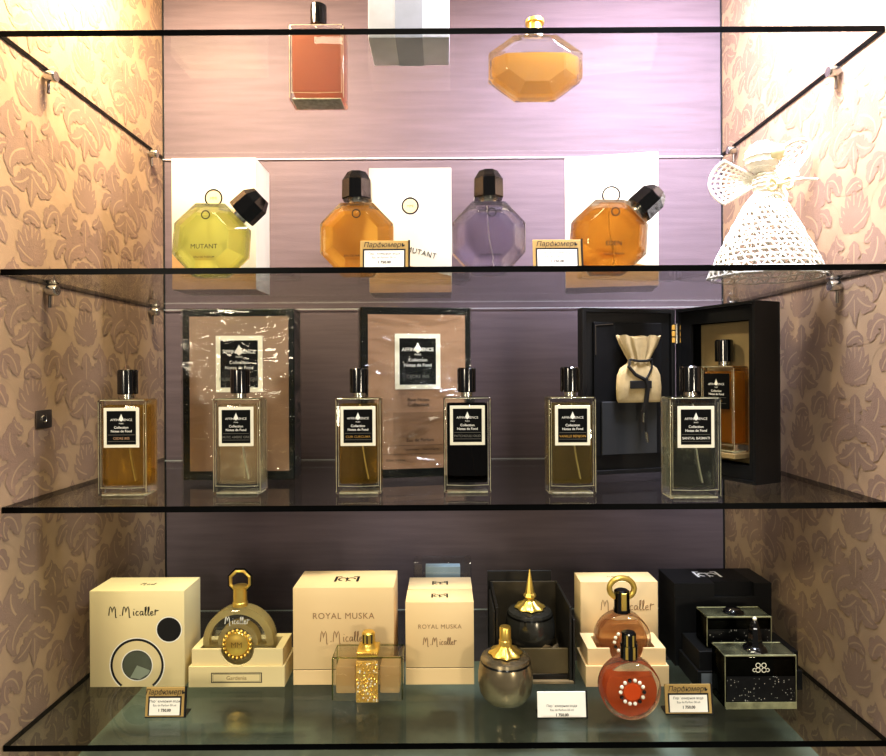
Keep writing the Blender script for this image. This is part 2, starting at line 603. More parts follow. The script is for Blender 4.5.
# glass shelves
SHLAB = {
    1: 'uppermost clear glass shelf seen from below near the lights',
    2: 'clear glass shelf carrying the faceted bottles and the crocheted angel',
    3: 'clear glass shelf carrying the row of square black-capped bottles',
    4: 'lowest clear glass shelf under the cream and black gift boxes',
}
for k, zt in enumerate((SH1, SH2, SH3, SH4), 1):
    x0, x1, y0, y1, z0, z1 = -HW + 1, HW - 1, 0.0, DEPTH - 2.2, zt - T, zt
    vs = [(x, y, z) for z in (z0, z1) for y in (y0, y1) for x in (x0, x1)]
    mb = MB()
    mb.add(vs, [(0, 2, 3, 1), (4, 5, 7, 6)], 'shelf_top' if k == 1 else 'shelf')
    root = thing('glass_shelf', SHLAB[k], 'shelf', (0, 0, 0), group='glass shelves of the display niche')
    mb.build('pane', root)
    mb = MB()
    mb.add(vs, [(0, 1, 5, 4), (0, 4, 6, 2), (1, 3, 7, 5)], 'shelf_edge')
    mb.box(x0, x1, y1 - 0.4, y1, z0, z0 + 1.7, 'shelf_back_glint')  # pale strip painted in as the highlight along the rear edge
    e = mb.build('polished_edge', root)
    e['label'] = 'dark green-black polished glass edge'

# shelf pins
mb = MB()
ax = Matrix.Rotation(PI / 2, 4, 'Y')
mb.lathe([(3.0, 0), (3.0, 3), (5.6, 3), (6.2, 5), (6.2, 12), (5.4, 14), (2.2, 14.2)], 'steel', 20, mx=ax)
pin_me = None
for zt, nm in ((SH1, 'uppermost'), (SH2, 'second')):
    for side in (-1, 1):
        for yy, fb in ((70, 'front'), (314, 'rear')):
            root = thing('shelf_pin', '%s steel pin holding the %s glass shelf on the %s wallpapered wall' % (fb, nm, 'left' if side < 0 else 'right'), 'shelf pin',
                         (side * (HW - 0.8), yy, zt - T - 6.3), group='steel shelf pins')
            root.rotation_euler.z = 0 if side < 0 else PI
            if pin_me is None:
                ob = mb.build('stud', root)
                pin_me = ob.data
            else:
                ob = bpy.data.objects.new('stud', pin_me)
                COL.objects.link(ob)
                ob.parent = root
            sm = MB()
            sm.lathe([(1.6, -14), (1.6, 0), (2.6, 0), (2.6, 1)], 'plate', 12, c=(5, 0, -5))  # added shank standing in for the shadow that hangs under the pin
            sm.build('screw', root)

# small metal plate on the left wall
root = thing('wall_plate', 'small metal plate with a round screw hole on the left wall', 'metal plate', (-HW + 0.8, X(0, 0, 0) * 0 + 66, Z(43, 419, 66)))
mb = MB()
mb.box(0, 1.8, -14, 12, -10, 10, 'plate', 0.6)
mb.build('plate', root)
mb = MB()
mb.lathe([(4.6, 0), (4.6, 1.2), (3.0, 1.2), (2.6, 0.2)], 'steel', 20, c=(1.8, -2, 0), mx=Matrix.Translation((1.8, -2, 0)) @ ax @ Matrix.Translation((-1.8, 2, 0)))
mb.lathe([(2.2, 0), (2.2, 0.4)], 'joint', 16, mx=Matrix.Translation((2.3, -2, 0)) @ ax)
mb.build('screw', root)

# ------------------------------------------------------------------ handwriting and monograms
GL = {
    'M': (0.95, [[(0.05, 0.0), (0.12, 0.75), (0.2, 1.0), (0.3, 0.8), (0.36, 0.35), (0.44, 0.75), (0.56, 1.0), (0.64, 0.7), (0.66, 0.0), (0.68, -0.25), (0.78, -0.2)]]),
    '.': (0.28, [[(0.1, 0.0), (0.16, 0.05)]]),
    'i': (0.25, [[(0.1, 0.45), (0.12, 0.0), (0.2, 0.05)], [(0.14, 0.66), (0.17, 0.72)]]),
    'c': (0.36, [[(0.3, 0.42), (0.15, 0.46), (0.05, 0.22), (0.12, 0.02), (0.32, 0.06)]]),
    'a': (0.45, [[(0.34, 0.42), (0.15, 0.44), (0.06, 0.2), (0.14, 0.02), (0.28, 0.12), (0.34, 0.42), (0.34, 0.05), (0.44, 0.04)]]),
    'l': (0.26, [[(0.06, 0.1), (0.2, 0.7), (0.18, 1.0), (0.1, 0.9), (0.09, 0.2), (0.14, 0.0), (0.26, 0.06)]]),
    'e': (0.36, [[(0.06, 0.2), (0.28, 0.28), (0.24, 0.45), (0.1, 0.4), (0.05, 0.15), (0.14, 0.0), (0.34, 0.08)]]),
    'f': (0.42, [[(0.1, 0.0), (0.12, 0.6), (0.2, 0.62)], [(0.06, 0.4), (0.2, 0.5), (0.42, 0.56)]]),
}


def hand(mb, txt, h, x, z, mat, y, w=None, stretch=1.0, mx=None):
    tot = sum(GL[c][0] for c in txt) * h * stretch
    x -= tot / 2
    for c in txt:
        adv, strokes = GL[c]
        for st in strokes:
            mb.ribbon([(x + a * h * stretch, z + b * h) for a, b in st], w or h * 0.1, mat, y, mx)
        x += adv * h * stretch


def monogram(mb, cx, cy, w, h, mat, z):
    """bracketed monogram lying flat on a lid at height z; cy is its depth"""
    mx = Matrix.Translation((cx, cy, z)) @ Matrix.Rotation(-PI / 2, 4, 'X')
    # after the turn the drawing's z runs into depth
    for sg in (-1, 1):
        a, b = sorted((sg * w / 2, sg * w * 0.40))
        mb.rect(a, b, -h / 2, h / 2, mat, 0, mx)
        mb.arc(sg * w * 0.17, -h * 0.05, h * 0.33, h * 0.12, mat, 0, 0, PI * 1.5, 14, mx)
        a, b = sorted((sg * w * 0.40, sg * w * 0.24))
        mb.rect(a, b, h * 0.38, h / 2, mat, 0, mx)
    mb.rect(-w * 0.02, w * 0.02, -h / 2, h * 0.3, mat, 0, mx)


# ------------------------------------------------------------------ square bottles of shelf 3
def square_bottle(name, label, loc, rotz, liq, scent, inkmat, w=53, d=28, h=105, group='square bottles with black caps', cap_h=27, labmat='label_white', fill=0.98, tube=True):
    r = thing(name, label, 'perfume bottle', loc, rotz, group)
    g = MB()
    g.box(-w / 2, w / 2, -d / 2, d / 2, 0, h, 'bglass', 2.4, 3)
    g.box(-w / 2 + 4, w / 2 - 4, -d / 2 + 1.2, d / 2 - 3, 0.9, 2.6, 'painted_glint', 0.5, 1)  # pale plate painted in as the bright line along the base
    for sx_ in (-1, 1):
        g.tube([(sx_ * (w / 2 - 1.3), -d / 2 + 1.3, 3), (sx_ * (w / 2 - 1.3), -d / 2 + 1.3, h - 3)], 0.45, 'painted_glint', 6)  # pale rods painted in as highlights along the glass edges
        g.tube([(sx_ * (w / 2 - 3.6), -d / 2 + 1.6, 9), (sx_ * (w / 2 - 3.6), -d / 2 + 1.6, h - 5)], 0.28, 'painted_glint', 6)
    g.tube([(-w / 2 + 3, -d / 2 + 1.4, 9.6), (0, -d / 2 + 1.4, 8.8), (w / 2 - 3, -d / 2 + 1.4, 9.6)], 0.4, 'painted_glint', 6)
    g.tube([(-w / 2 + 3, -d / 2 + 1.4, h - 1.2), (w / 2 - 3, -d / 2 + 1.4, h - 1.2)], 0.45, 'painted_glint', 6)
    g.build('glass_body', r)
    l = MB()
    iw, idp = w / 2 - 4.2, d / 2 - 3.4
    l.box(-iw, iw, -idp, idp, 11.5, 11.5 + (h - 17) * fill, 'liq_' + liq, 3.0, 2)
    lo = l.build('liquid', r)
    if tube:
        t = MB()
        t.tube([(1 + 9 * q * q, 0, h - 8 - (h - 24) * q) for q in [i / 8 for i in range(9)]], 0.8, 'tube', 6)
        t.build('dip_tube', r)
    n = MB()
    n.lathe([(9.5, 0), (9.5, 1.5), (6.8, 2.2), (6.8, 5)], 'bglass_thin', 28, c=(0, 0, h + 0.1))
    n.lathe([(6.3, 0.3), (6.3, 5.2)], 'steel', 24, c=(0, 0, h + 0.1))
    n.build('neck', r)
    c = MB()
    cw = 10.4
    c.lathe([(cw - 0.8, 0), (cw, 0.8), (cw, cap_h - 1.4), (cw - 1.2, cap_h), (0.01, cap_h)], 'black_gloss', 40, c=(0, 0, h + 5.2))
    c.build('cap', r)
    L = MB()
    y = -d / 2 - 0.5
    zt = h - 9
    L.box(-19, 19, y, -d / 2 - 0.05, zt - 43, zt, labmat, 0.3, 1)
    L.rect(-15.6, 15.6, zt - 39.6, zt - 3.4, 'label_black', y - 0.12)
    yy = y - 0.25
    L.text('AFFINESSENCE', 3.6, 'label_white_ink', 0, zt - 14.2, yy)
    L.add([(0, yy - .05, zt - 6.5), (-2.6, yy - .05, zt - 12.5), (0, yy - .05, zt - 15), (2.6, yy - .05, zt - 12.5)], [(0, 1, 2, 3)], 'label_white_ink')
    L.text('PARIS', 2.0, 'label_white_ink', 0, zt - 17.6, yy)
    L.text('Collection', 3.7, 'label_white_ink', 0, zt - 22.4, yy, bold=0.015)
    L.text('Notes de Fond', 3.7, 'label_white_ink', 0, zt - 26.4, yy, bold=0.015)
    L.rect(-14.5, 14.5, zt - 29.4, zt - 29.0, 'label_gray_ink', yy)
    L.text(scent, 3.6, inkmat, 0, zt - 34.2, yy, bold=0.01)
    L.rect(-14.5, 14.5, zt - 36.4, zt - 36.0, 'label_gray_ink', yy)
    lo = L.build('front_label', r)
    lo['label'] = 'black front label with a pale border'
    return r


def on(px, py, y, zs):
    return (X(px, py, y), y, zs + 0.2)


square_bottle('perfume_bottle', 'square bottle of amber perfume standing by the wallpapered wall, farthest left of its row', on(128, 440, 63, SH3), 0.02, 'amber', 'CEDRE IRIS', 'copper_ink')
square_bottle('perfume_bottle', 'square bottle of almost colourless perfume in front of the crinkled cellophane-wrapped box', on(240.5, 440, 70, SH3), 0.0, 'pale', 'MUSC AMBRE GRIS', 'label_gray_ink')
square_bottle('perfume_bottle', 'square bottle of golden perfume at the left corner of the tan carton', on(359.5, 440, 66, SH3), 0.03, 'gold', 'CUIR CURCUMA', 'gold_soft', w=50)
square_bottle('perfume_bottle', 'square bottle of nearly black brown perfume at the right corner of the tan carton', on(467, 440, 68, SH3), 0.0, 'dark', 'PATCHOULI OUD', 'label_gray_ink', w=52)
square_bottle('perfume_bottle', 'square bottle of straw coloured perfume just before the open black presentation box', on(570, 440, 59, SH3), 0.0, 'straw', 'VANILLE BENJOIN', 'gold_soft', w=52)
square_bottle('perfume_bottle', 'square bottle of clear perfume with shiny label, standing before the box hinge', on(690.5, 440, 32, SH3), 0.0, 'water', 'SANTAL BASMATI', 'label_white_ink', w=54)


# ------------------------------------------------------------------ tall cartons of shelf 3
def big_label(L, cx, zt, w, h, y, scent):
    L.box(cx - w / 2, cx + w / 2, y - 0.3, y, zt - h, zt, 'label_white')
    b = w * 0.1
    L.rect(cx - w / 2 + b, cx + w / 2 - b, zt - h + b, zt - b, 'label_black', y - 0.5)
    yy = y - 0.7
    k = w / 58.0
    L.text('AFFINESSENCE', 6.2 * k, 'label_white_ink', cx, zt - 22 * k, yy, bold=0.02)
    L.add([(cx, yy - .1, zt - 11 * k), (cx - 5 * k, yy - .1, zt - 20 * k), (cx, yy - .1, zt - 25 * k), (cx + 5 * k, yy - .1, zt - 20 * k)], [(0, 1, 2, 3)], 'label_white_ink')
    L.text('PARIS', 3.4 * k, 'label_white_ink', cx, zt - 27.5 * k, yy)
    L.text('Collection', 5.8 * k, 'label_white_ink', cx, zt - 35 * k, yy)
    L.text('Notes de Fond', 5.8 * k, 'label_white_ink', cx, zt - 41.5 * k, yy)
    L.text(scent, 6.0 * k, 'label_gray_ink', cx, zt - 56 * k, yy)


def carton(label, loc, rotz, w, d, h, panel, scent, side_text=True):
    r = thing('perfume_carton', label, 'carton', loc, rotz)
    b = MB()
    b.box(-w / 2, w / 2, 0, d, 0, h, 'green_black', 0.8, 1)
    b.build('box_body', r)
    p = MB()
    x0, x1, z0, z1 = -w / 2 + 9, w / 2 - 7, 11, h - 9
    p.box(x0, x1, -0.5, -0.1, z0, z1, panel)
    y = -0.9
    if side_text:
        p.text('Base Notes', 6, 'ink', 2, h - 118, y)
        p.text('Collection', 6.5, 'ink', 2, h - 124.5, y, bold=0.01)
        p.text('Eau de Parfum', 6, 'ink', 4, 45, y)
        p.rect(x0 + 2, x1 - 2, 40.2, 40.5, 'ink', y)
        p.text('Vaporisateur - Natural Spray', 3.8, 'ink', 6, 34, y)
        p.rect(x0 + 2, x1 - 2, 29.5, 29.8, 'ink', y)
        p.text('100ml  3.4 fl.oz', 4, 'ink', -40, 21, y, align='LEFT')
        p.rect(-30, 40, 28, h - 132, 'tan_panel2', y + 0.15)
    p.build('front_panel', r)
    l = MB()
    big_label(l, 1.5, h - 33, 58, 70, -0.8, scent)
    l.build('front_label', r)
    c = MB()
    c.box(-w / 2 - 1.2, w / 2 + 1.2, -2.4, d + 0.8, 0.0, h + 1.0, 'cello', 0.6, 1)
    co = c.build('cellophane_wrap', r)
    co['label'] = 'shiny crinkled clear wrap'
    return r


W_A = X(296, 400, 150) - X(181, 400, 150)
carton('brown carton in crinkled cellophane standing against the mauve back, black edged', ((X(181, 400, 150) + X(296, 400, 150)) / 2, 150, SH3 + .2), 0.0, W_A - 4, 34, 212, 'tan_panel2', 'MUSC AMBRE GRIS', False)
W_B = X(472.5, 400, 163) - X(361, 400, 163)
carton('tan carton printed with black-lettered text, between the golden and the dark brown bottle', ((X(361, 400, 163) + X(472.5, 400, 163)) / 2, 163, SH3 + .2), math.radians(11), W_B - 1, 46, 214, 'tan_panel', 'CEDRE IRIS')

# ------------------------------------------------------------------ open black presentation box
HGX, HGY = 307.0, 200.0
FRX, FRY = 357.5, 92.0
r = thing('presentation_box', 'open black presentation box standing like a book with pouch and bottle inside', 'gift box', (HGX, HGY, SH3 + .2))
H_ = 213.0
fl = math.hypot(FRX - HGX, FRY - HGY)
ang = math.atan2(FRY - HGY, FRX - HGX)           # box face runs along local u
mxF = Matrix.Rotation(ang, 4, 'Z')               # local x -> along the face; local +y -> into the box
th = 43.0
b = MB()
# tray: back, four walls, inset panel
b.box(0, fl, th - 3, th, 0, H_, 'black_satin', 0.6, 1, mxF)
b.box(0, 3.5, 0, th - 3, 0, H_, 'black_satin', 0, 1, mxF)
b.box(fl - 3.5, fl, 0, th - 3, 0, H_, 'black_satin', 0, 1, mxF)
b.box(3.5, fl - 3.5, 0, th - 3, 0, 3.5, 'black_satin', 0, 1, mxF)
b.box(3.5, fl - 3.5, 0, th - 3, H_ - 3.5, H_, 'black_satin', 0, 1, mxF)
b.build('tray', r)
b = MB()                                          # inner black frame with khaki panel
b.box(3.6, 20, 6, 10, 3.6, H_ - 3.6, 'black_matte', 0, 1, mxF)
b.box(fl - 13, fl - 3.6, 6, 10, 3.6, H_ - 3.6, 'black_matte', 0, 1, mxF)
b.box(20, fl - 13, 6, 10, 3.6, 20, 'black_matte', 0, 1, mxF)
b.box(20, fl - 13, 6, 10, H_ - 21, H_ - 3.6, 'black_matte', 0, 1, mxF)
b.build('inner_frame', r)
b = MB()
b.box(20.1, fl - 13.1, 24, 26, 20.1, H_ - 21.1, 'khaki', 0, 1, mxF)
po = b.build('lining', r)
po['label'] = 'khaki lining panel'
# the open lid
LX, LY = 176.0, 166.0
ll = math.hypot(LX - HGX, LY - HGY)
la = math.atan2(HGY - LY, HGX - LX)
mxL = Matrix.Translation((LX - HGX, LY - HGY, 0)) @ Matrix.Rotation(la, 4, 'Z')
b = MB()
b.box(0, ll - 1, 6, 14, 0, H_, 'black_satin', 0.6, 1, mxL)
b.box(0, 5, 0, 6, 0, H_, 'black_satin', 0.3, 1, mxL)
b.box(ll - 6, ll - 1, 0, 6, 0, H_, 'black_satin', 0.3, 1, mxL)
b.box(5, ll - 6, 0, 6, 0, 5, 'black_satin', 0.3, 1, mxL)
b.box(5, ll - 6, 0, 6, H_ - 5, H_, 'black_satin', 0.3, 1, mxL)
b.box(17, ll - 20, 2, 5.8, 24, H_ - 18, 'black_matte', 0.4, 1, mxL)
b.tube([(19, 1.6, H_ - 60), (19, 1.6, H_ - 22), (44, 1.6, H_ - 20)], 0.9, 'plate', 6, mx=mxL)  # thin line added as the bracket-shaped highlight of the recess
b.build('lid', r)
b = MB()
b.box(26, ll - 30, -1.5, 1.6, 25, 93, 'gray_pocket', 0.5, 1, mxL)
b.build('pocket', r)
b = MB()
for k in range(3):
    b.box(-6, 6, -1.6, -0.4, H_ - 44 + k * 8.4, H_ - 37 + k * 8.4, 'gold_soft', 0.5, 1)
b.tube([(0, -2, H_ - 45), (0, -2, H_ - 19)], 1.8, 'steel', 10)
b.build('hinge', r)

# pouch tucked in the lid pocket
pc = mxL @ Vector((0, 0, 0))
r = thing('drawstring_pouch', 'beige canvas drawstring pouch tied with black ribbon in the lid pocket', 'pouch', (HGX + pc.x, HGY + pc.y, SH3 + .2))
r.rotation_euler.z = la


def pouchring(hw, dp, z, pleat, ph=0.0, zz=0.0, cx=75.0, n=72):
    out = []
    for i in range(n):
        a = 2 * PI * i / n
        k = 1 + pleat * math.sin(13 * a + ph)
        sx = abs(math.cos(a)) ** 0.75 * (1 if math.cos(a) > 0 else -1)
        out.append((cx + hw * sx * (1 + pleat * 0.4 * math.sin(7 * a + ph)), -8.5 + dp * math.sin(a) * k, z + zz * math.sin(5 * a + ph)))
    return out


b = MB()
b.loft([pouchring(30, 4.0, 92, 0.02), pouchring(32, 5.5, 96, 0.02), pouchring(32.5, 6.6, 112, 0.03), pouchring(31, 6.6, 127, 0.05), pouchring(26, 6, 136, 0.1),
        pouchring(16, 5, 142, 0.25), pouchring(14, 4, 146, 0.3), pouchring(18, 5, 152, 0.3, zz=0.6), pouchring(26, 6, 166, 0.25, 0.5, 1.2), pouchring(30, 6.4, 176, 0.25, 0.8, 2.4), pouchring(27, 4.0, 175, 0.2, 0.8, 2.0)], 'canvas')
b.build('bag', r, smooth=60)
b = MB()
c0 = 75


def rib(path, w=3.0):
    b.tube([(c0 + x, y, z) for x, y, z in path], w / 2, 'ribbon', 6)


rib([(-16, -13.5, 147), (-6, -15.5, 145), (6, -15.5, 145), (16, -13.5, 147)], 3.2)
rib([(-16, -13.5, 147), (-19, -15.5, 138), (-10, -16, 128), (4, -17, 121)], 4.6)
rib([(16, -13.5, 147), (14, -15.5, 136), (8, -16.5, 126), (4, -17, 121)], 2.8)
rib([(4, -17, 123), (7, -17, 110), (5, -16, 92), (3, -14, 80)], 6.5)
rib([(4, -17, 123), (8, -16.5, 105), (6, -15, 78), (6, -14, 55)], 3.5)
b.box(c0 - 18, c0 + 13, -17.5, -16, 110, 120, 'ribbon', 0.5, 1)
b.build('ribbon', r)
b = MB()
b.tube([(c0 + 3, -14, 79), (c0 + 2, -14, 67)], 1.7, 'steel', 8)
b.build('ribbon_tip', r)
b = MB()
b.tube([(c0 + 6, -14, 54), (c0 + 8, -14, 41)], 1.7, 'steel', 8)
b.build('ribbon_tip', r)

# bottle set in the presentation box: stands off the lining
pm = mxF @ Vector((fl / 2 + 4, 9, 0))
rb = square_bottle('perfume_bottle', 'square bottle of orange amber perfume set inside the open black presentation box', (0, 0, 0), 0, 'boxamber', 'CEDRE IRIS', 'gold_soft', w=50, d=26, h=104, labmat='label_black', tube=False)
rb.location = Vector((HGX + pm.x, HGY + pm.y, SH3 + 35)) * S
rb.rotation_euler.z = ang
rb.location = (Vector((HGX, HGY, SH3 + 34)) + mxF @ Vector((fl / 2 + 9, 9, 0))) * S
b = MB()
b.box(fl / 2 - 22, fl / 2 + 36, -6, 23.8, 27, 33.6, 'khaki', 0.8, 1, mxF)
r_ = [o for o in sc.objects if o.name.startswith('presentation_box')][0]
b.build('bottle_ledge', r_)

# ------------------------------------------------------------------ faceted bottles and ivory boxes of shelf 2
OCT = [(-17, 0), (17, 0), (40, 25), (40, 57), (18, 80), (-18, 80), (-40, 57), (-40, 25)]
OC = (0, 40)


def gemrings(sc_out, depths, scales):
    rings = []
    for y, k in zip(depths, scales):
        rings.append([(OC[0] + (x - OC[0]) * k * sc_out, y, OC[1] + (z - OC[1]) * k * sc_out) for x, z in OCT])
    return rings


def gem(name, label, loc, liq, a=0.0, fill=76, group='faceted bottles with black caps', k=1.0, cap=True, word=None, hx=1.0, ink='ink'):
    r = thing(name, label, 'perfume bottle', loc, 0, group)
    R = Matrix.Translation((0, 0, 0)) @ tilt(a)
    pts = [R @ Vector((x, 0, z)) for x, z in OCT]
    dz = -min(p.z for p in pts)
    cxm = sum(p.x for p in pts) / 8
    MXX = Matrix.Scale(k, 4) @ Matrix.Diagonal((hx, 1, 1, 1)) @ Matrix.Translation((-cxm, 0, dz)) @ R
    g = MB()
    g.loft(gemrings(1.0, (23, 8, -8, -23), (0.66, 1.0, 1.0, 0.66)), 'bglass')
    bm = bmesh.new()
    vv = [bm.verts.new(MXX @ p) for p in g.v]
    for f in g.f:
        bm.faces.new([vv[i] for i in f])
    clean(bm)
    back = [f for f in bm.faces if f.calc_center_median().y > 22]
    bmesh.ops.poke(bm, faces=back, offset=-6.0)
    bmesh.ops.bevel(bm, geom=bm.edges[:], offset=0.7, segments=1, affect='EDGES')
    g2 = MB()
    g2.addbm(bm, 'bglass')
    g2.build('glass_body', r, smooth=12)
    # liquid, cut level with the horizon
    q = MB()
    q.loft(gemrings(0.86, (18, 6, -6, -18), (0.70, 1.0, 1.0, 0.70)), 'liq_' + liq)
    bm = bmesh.new()
    vv = [bm.verts.new(MXX @ p) for p in q.v]
    for f in q.f:
        bm.faces.new([vv[i] for i in f])
    clean(bm)
    ends = [f for f in bm.faces if abs(f.calc_center_median().y) > 17]
    pk = bmesh.ops.poke(bm, faces=ends, offset=4.0)
    for v_ in pk['verts']:
        v_.co.x += 7 if v_.co.y < 0 else -6
        v_.co.z += -5 if v_.co.y < 0 else 6
    res = bmesh.ops.bisect_plane(bm, geom=bm.verts[:] + bm.edges[:] + bm.faces[:], plane_co=(0, 0, fill), plane_no=(0, 0, 1), clear_outer=True)
    ed = [e for e in res['geom_cut'] if isinstance(e, bmesh.types.BMEdge)]
    if ed:
        bmesh.ops.edgeloop_fill(bm, edges=ed)
    clean(bm)
    g3 = MB()
    g3.addbm(bm, 'liq_' + liq)
    g3.build('liquid', r, smooth=12)
    n = MB()
    n.lathe([(13, 79.8), (11, 82), (11, 84)], 'bglass_thin', 32)
    n.lathe([(9.0, 80.2), (9.0, 84)], 'steel', 24)
    n.build('neck', r, mx=MXX)
    if cap:
        c = MB()
        n8 = 8

        def ring(rr, z, ry=None):
            return [(rr * math.cos(2 * PI * (i + .5) / n8), (ry or rr) * math.sin(2 * PI * (i + .5) / n8), z) for i in range(n8)]
        c.loft([ring(16.6, 84.2), ring(17.2, 85.5), ring(16.8, 105), ring(10.8, 114.6), ring(10.0, 115)], 'black_gloss')
        c.build('cap', r, mx=MXX, smooth=15)
    e = MB()
    zc = (MXX @ Vector((0, 0, 40))).z
    e.arc(2, zc + 24, 4.8, 1.1, ink, -23.6 * 1.0, n=24)
    if word:
        e.text(word, 7.0, ink, 0, zc - 12, -23.6)
    e.text('EAU DE PARFUM', 3.0, ink, 0, zc - 22, -23.6)
    e.tube([(-2, 0, zc + 30), (0, 0, zc), (6, 0, zc - 28)], 0.6, 'tube', 6)
    e.build('lettering', r)
    return r


def gem_at(px, y, **kw):
    return (X(px, 240, y), y, SH2 + 0.4)


gem('faceted_bottle', 'faceted bottle of yellow-green perfume lying tilted on one facet', gem_at(212, 66), 'lime', 0.828, 69, k=1.0, word='MUTANT')
gem('faceted_bottle', 'faceted bottle of orange-gold perfume standing upright behind a price tag', gem_at(357.5, 66), 'orange_gold', 0, 70)
gem('faceted_bottle', 'faceted bottle of pale lavender perfume standing upright', gem_at(488.5, 64), 'lavender', 0, 65)
gem('faceted_bottle', 'faceted bottle of brown amber perfume lying tilted on one facet', gem_at(608, 66), 'brown', 0.828, 72, k=1.02, word='EDEN')


def ivory_box(label, pxl, pxr, y, h, d, rotz=0.0):
    x0, x1 = X(pxl, 220, y), X(pxr, 220, y)
    w = x1 - x0
    r = thing('ivory_carton', label, 'carton', ((x0 + x1) / 2, y, SH2 + .3), rotz, 'ivory cartons with ring emblem')
    b = MB()
    b.box(-w / 2, w / 2, 0, d, 0, h, 'ivory', 0.9, 2)
    b.build('box_body', r)
    b = MB()
    # gold-tan wedge across the foot of the front
    b.add([(-w / 2 + .5, -0.25, .5), (w / 2 - .5, -0.25, .5), (w / 2 - .5, -0.25, 22), (-w / 2 + .5, -0.25, 50)], [(0, 1, 2, 3)], 'tan_wedge')
    wo = b.build('foot_panel', r)
    wo['label'] = 'golden tan slanting foot panel'
    b = MB()
    b.arc(0, h - 51, 12.5, 0.8, 'white', -0.35)
    b.arc(0, h - 51, 11.6, 2.2, 'ink', -0.4)
    b.disc(0, h - 51, 9.4, 'peach', -0.32)
    b.text('MMI', 5, 'gold_ink', 0, h - 53, -0.5)
    b.build('ring_emblem', r)
    b = MB()
    mx = Matrix.Translation((12, -0.5, 51)) @ tilt(math.radians(15))
    b.text('MUTANT', 10, 'ink', 2, 0, 0, mx=mx, space=1.15, sx=0.9)
    b.build('lettering', r)
    return r


ivory_box('ivory carton with ring emblem behind the yellow-green tilted bottle', 171.5, 256, 165, 167, 62)
ivory_box('ivory carton with ring emblem between the gold and the lavender bottle', 369, 451.5, 208, 167, 62)
ivory_box('ivory carton with ring emblem turned slightly behind the brown tilted bottle', 566, 656.5, 162, 167, 60, math.radians(-11))


# ------------------------------------------------------------------ price tags
def price_tag(label, px, py, y, zs, w=50, h=31, rotz=0.0, paper_only=False):
    r = thing('price_tag', label, 'price tag', (X(px, py, y), y, zs + 0.3), rotz)
    b = MB()
    lean = Matrix.Rotation(math.radians(-8), 4, 'X')
    b.box(-w / 2, w / 2, 0, 1.6, 0, h, 'white' if paper_only else 'tag_gold', 0.3, 1, lean)
    b.box(w / 2, w / 2 + 1.6, -0.3, 2.4, 0, h + 0.5, 'black_satin', 0, 1, lean)
    b.box(-w / 2, w / 2 + 1.6, 0, 16, 0, 1.2, 'black_satin')
    b.build('holder', r)
    p = MB()
    if not paper_only:
        p.text('Парфюмеръ', 7.6, 'ink', 0, h - 7.2, -0.5, shear=0.25, mx=lean, sx=0.95)
        p.rect(-w / 2 + 3, w / 2 - 3, 2.2, h - 9, 'ink', -0.2, lean)
    p.rect(-w / 2 + 4.6, w / 2 - 4.6, 2.6, h - 10.8, 'white', -0.35, lean)
    p.text('Парфюмерная вода', 3.4, 'ink', 0, h - 15.2, -0.5, mx=lean)
    p.text('Eau de Parfum 50 ml', 3.0, 'ink', 0, h - 19.2, -0.5, mx=lean)
    p.text('1 750.00', 4.0, 'ink', 0, h - 24.6, -0.5, bold=0.03, mx=lean)
    p.build('price_card', r)
    return r


price_tag('gold framed price tag leaning before the upright orange-gold bottle', 384, 255, 18, SH2)
price_tag('gold framed price tag between the lavender bottle and the brown tilted bottle', 557.5, 252, 18, SH2)
price_tag('gold framed price tag before the cream carton with rings', 164, 700, 48, SH4, w=42)
price_tag('gold framed price tag beside the coral round bottle and black cartons', 689, 700, 48, SH4)
price_tag('plain white price card between the bronze jar and the coral bottle', 562, 703, 42, SH4, w=52, h=27, paper_only=True)

# ------------------------------------------------------------------ crocheted angel
ax_, ay_ = X(766, 200, 98) - 1.5, 96.0
r = thing('crochet_angel', 'white crocheted lace angel figurine with stiff skirt and wings', 'figurine', (ax_, ay_, SH2 + 1.2))
rnd = random.Random(3)


def lattice(mb, rows, cols, P, r=0.85, wrap=True, jit=0.6, mat='crochet'):
    """netting over a surface P(u, v): scalloped rows joined by staggered uprights"""
    def jp(u, v):
        p = Vector(P(u, v))
        return p + Vector((rnd.uniform(-jit, jit), rnd.uniform(-jit, jit), rnd.uniform(-jit, jit)))
    grid = {}
    for i in range(rows + 1):
        for j in range(cols if wrap else cols + 1):
            off = 0.5 * (i % 2)
            grid[i, j] = jp((j + (off if wrap else 0)) / cols, i / rows)
    for i in range(rows + 1):
        ring = [grid[i, j] for j in range(cols if wrap else cols + 1)]
        mb.tube(ring, r, mat, 5, closed=wrap)
    for i in range(rows):
        for j in range(cols if wrap else cols + 1):
            a = grid[i, j]
            if wrap:
                j2 = j if i % 2 == 0 else (j + 1) % cols
            else:
                j2 = j
            bpt = grid[i + 1, j2]
            mb.tube([a, (a + bpt) / 2, bpt], r * 0.95, mat, 5)
            if wrap and rnd.random() < 0.5:
                c = grid[i + 1, (j2 - 1) % cols]
                mb.tube([a, (a + c) / 2, c], r * 0.8, mat, 5)


SKX = 0.0


def skirtP(u, v):
    a = 2 * PI * u
    rr = 12 + 52 * (v ** 0.85) + 1.6 * math.sin(9 * a) * v
    z = 97 - 97 * v ** 1.05
    return (SKX + rr * math.cos(a) * 1.0, rr * math.sin(a) * 0.8, z)


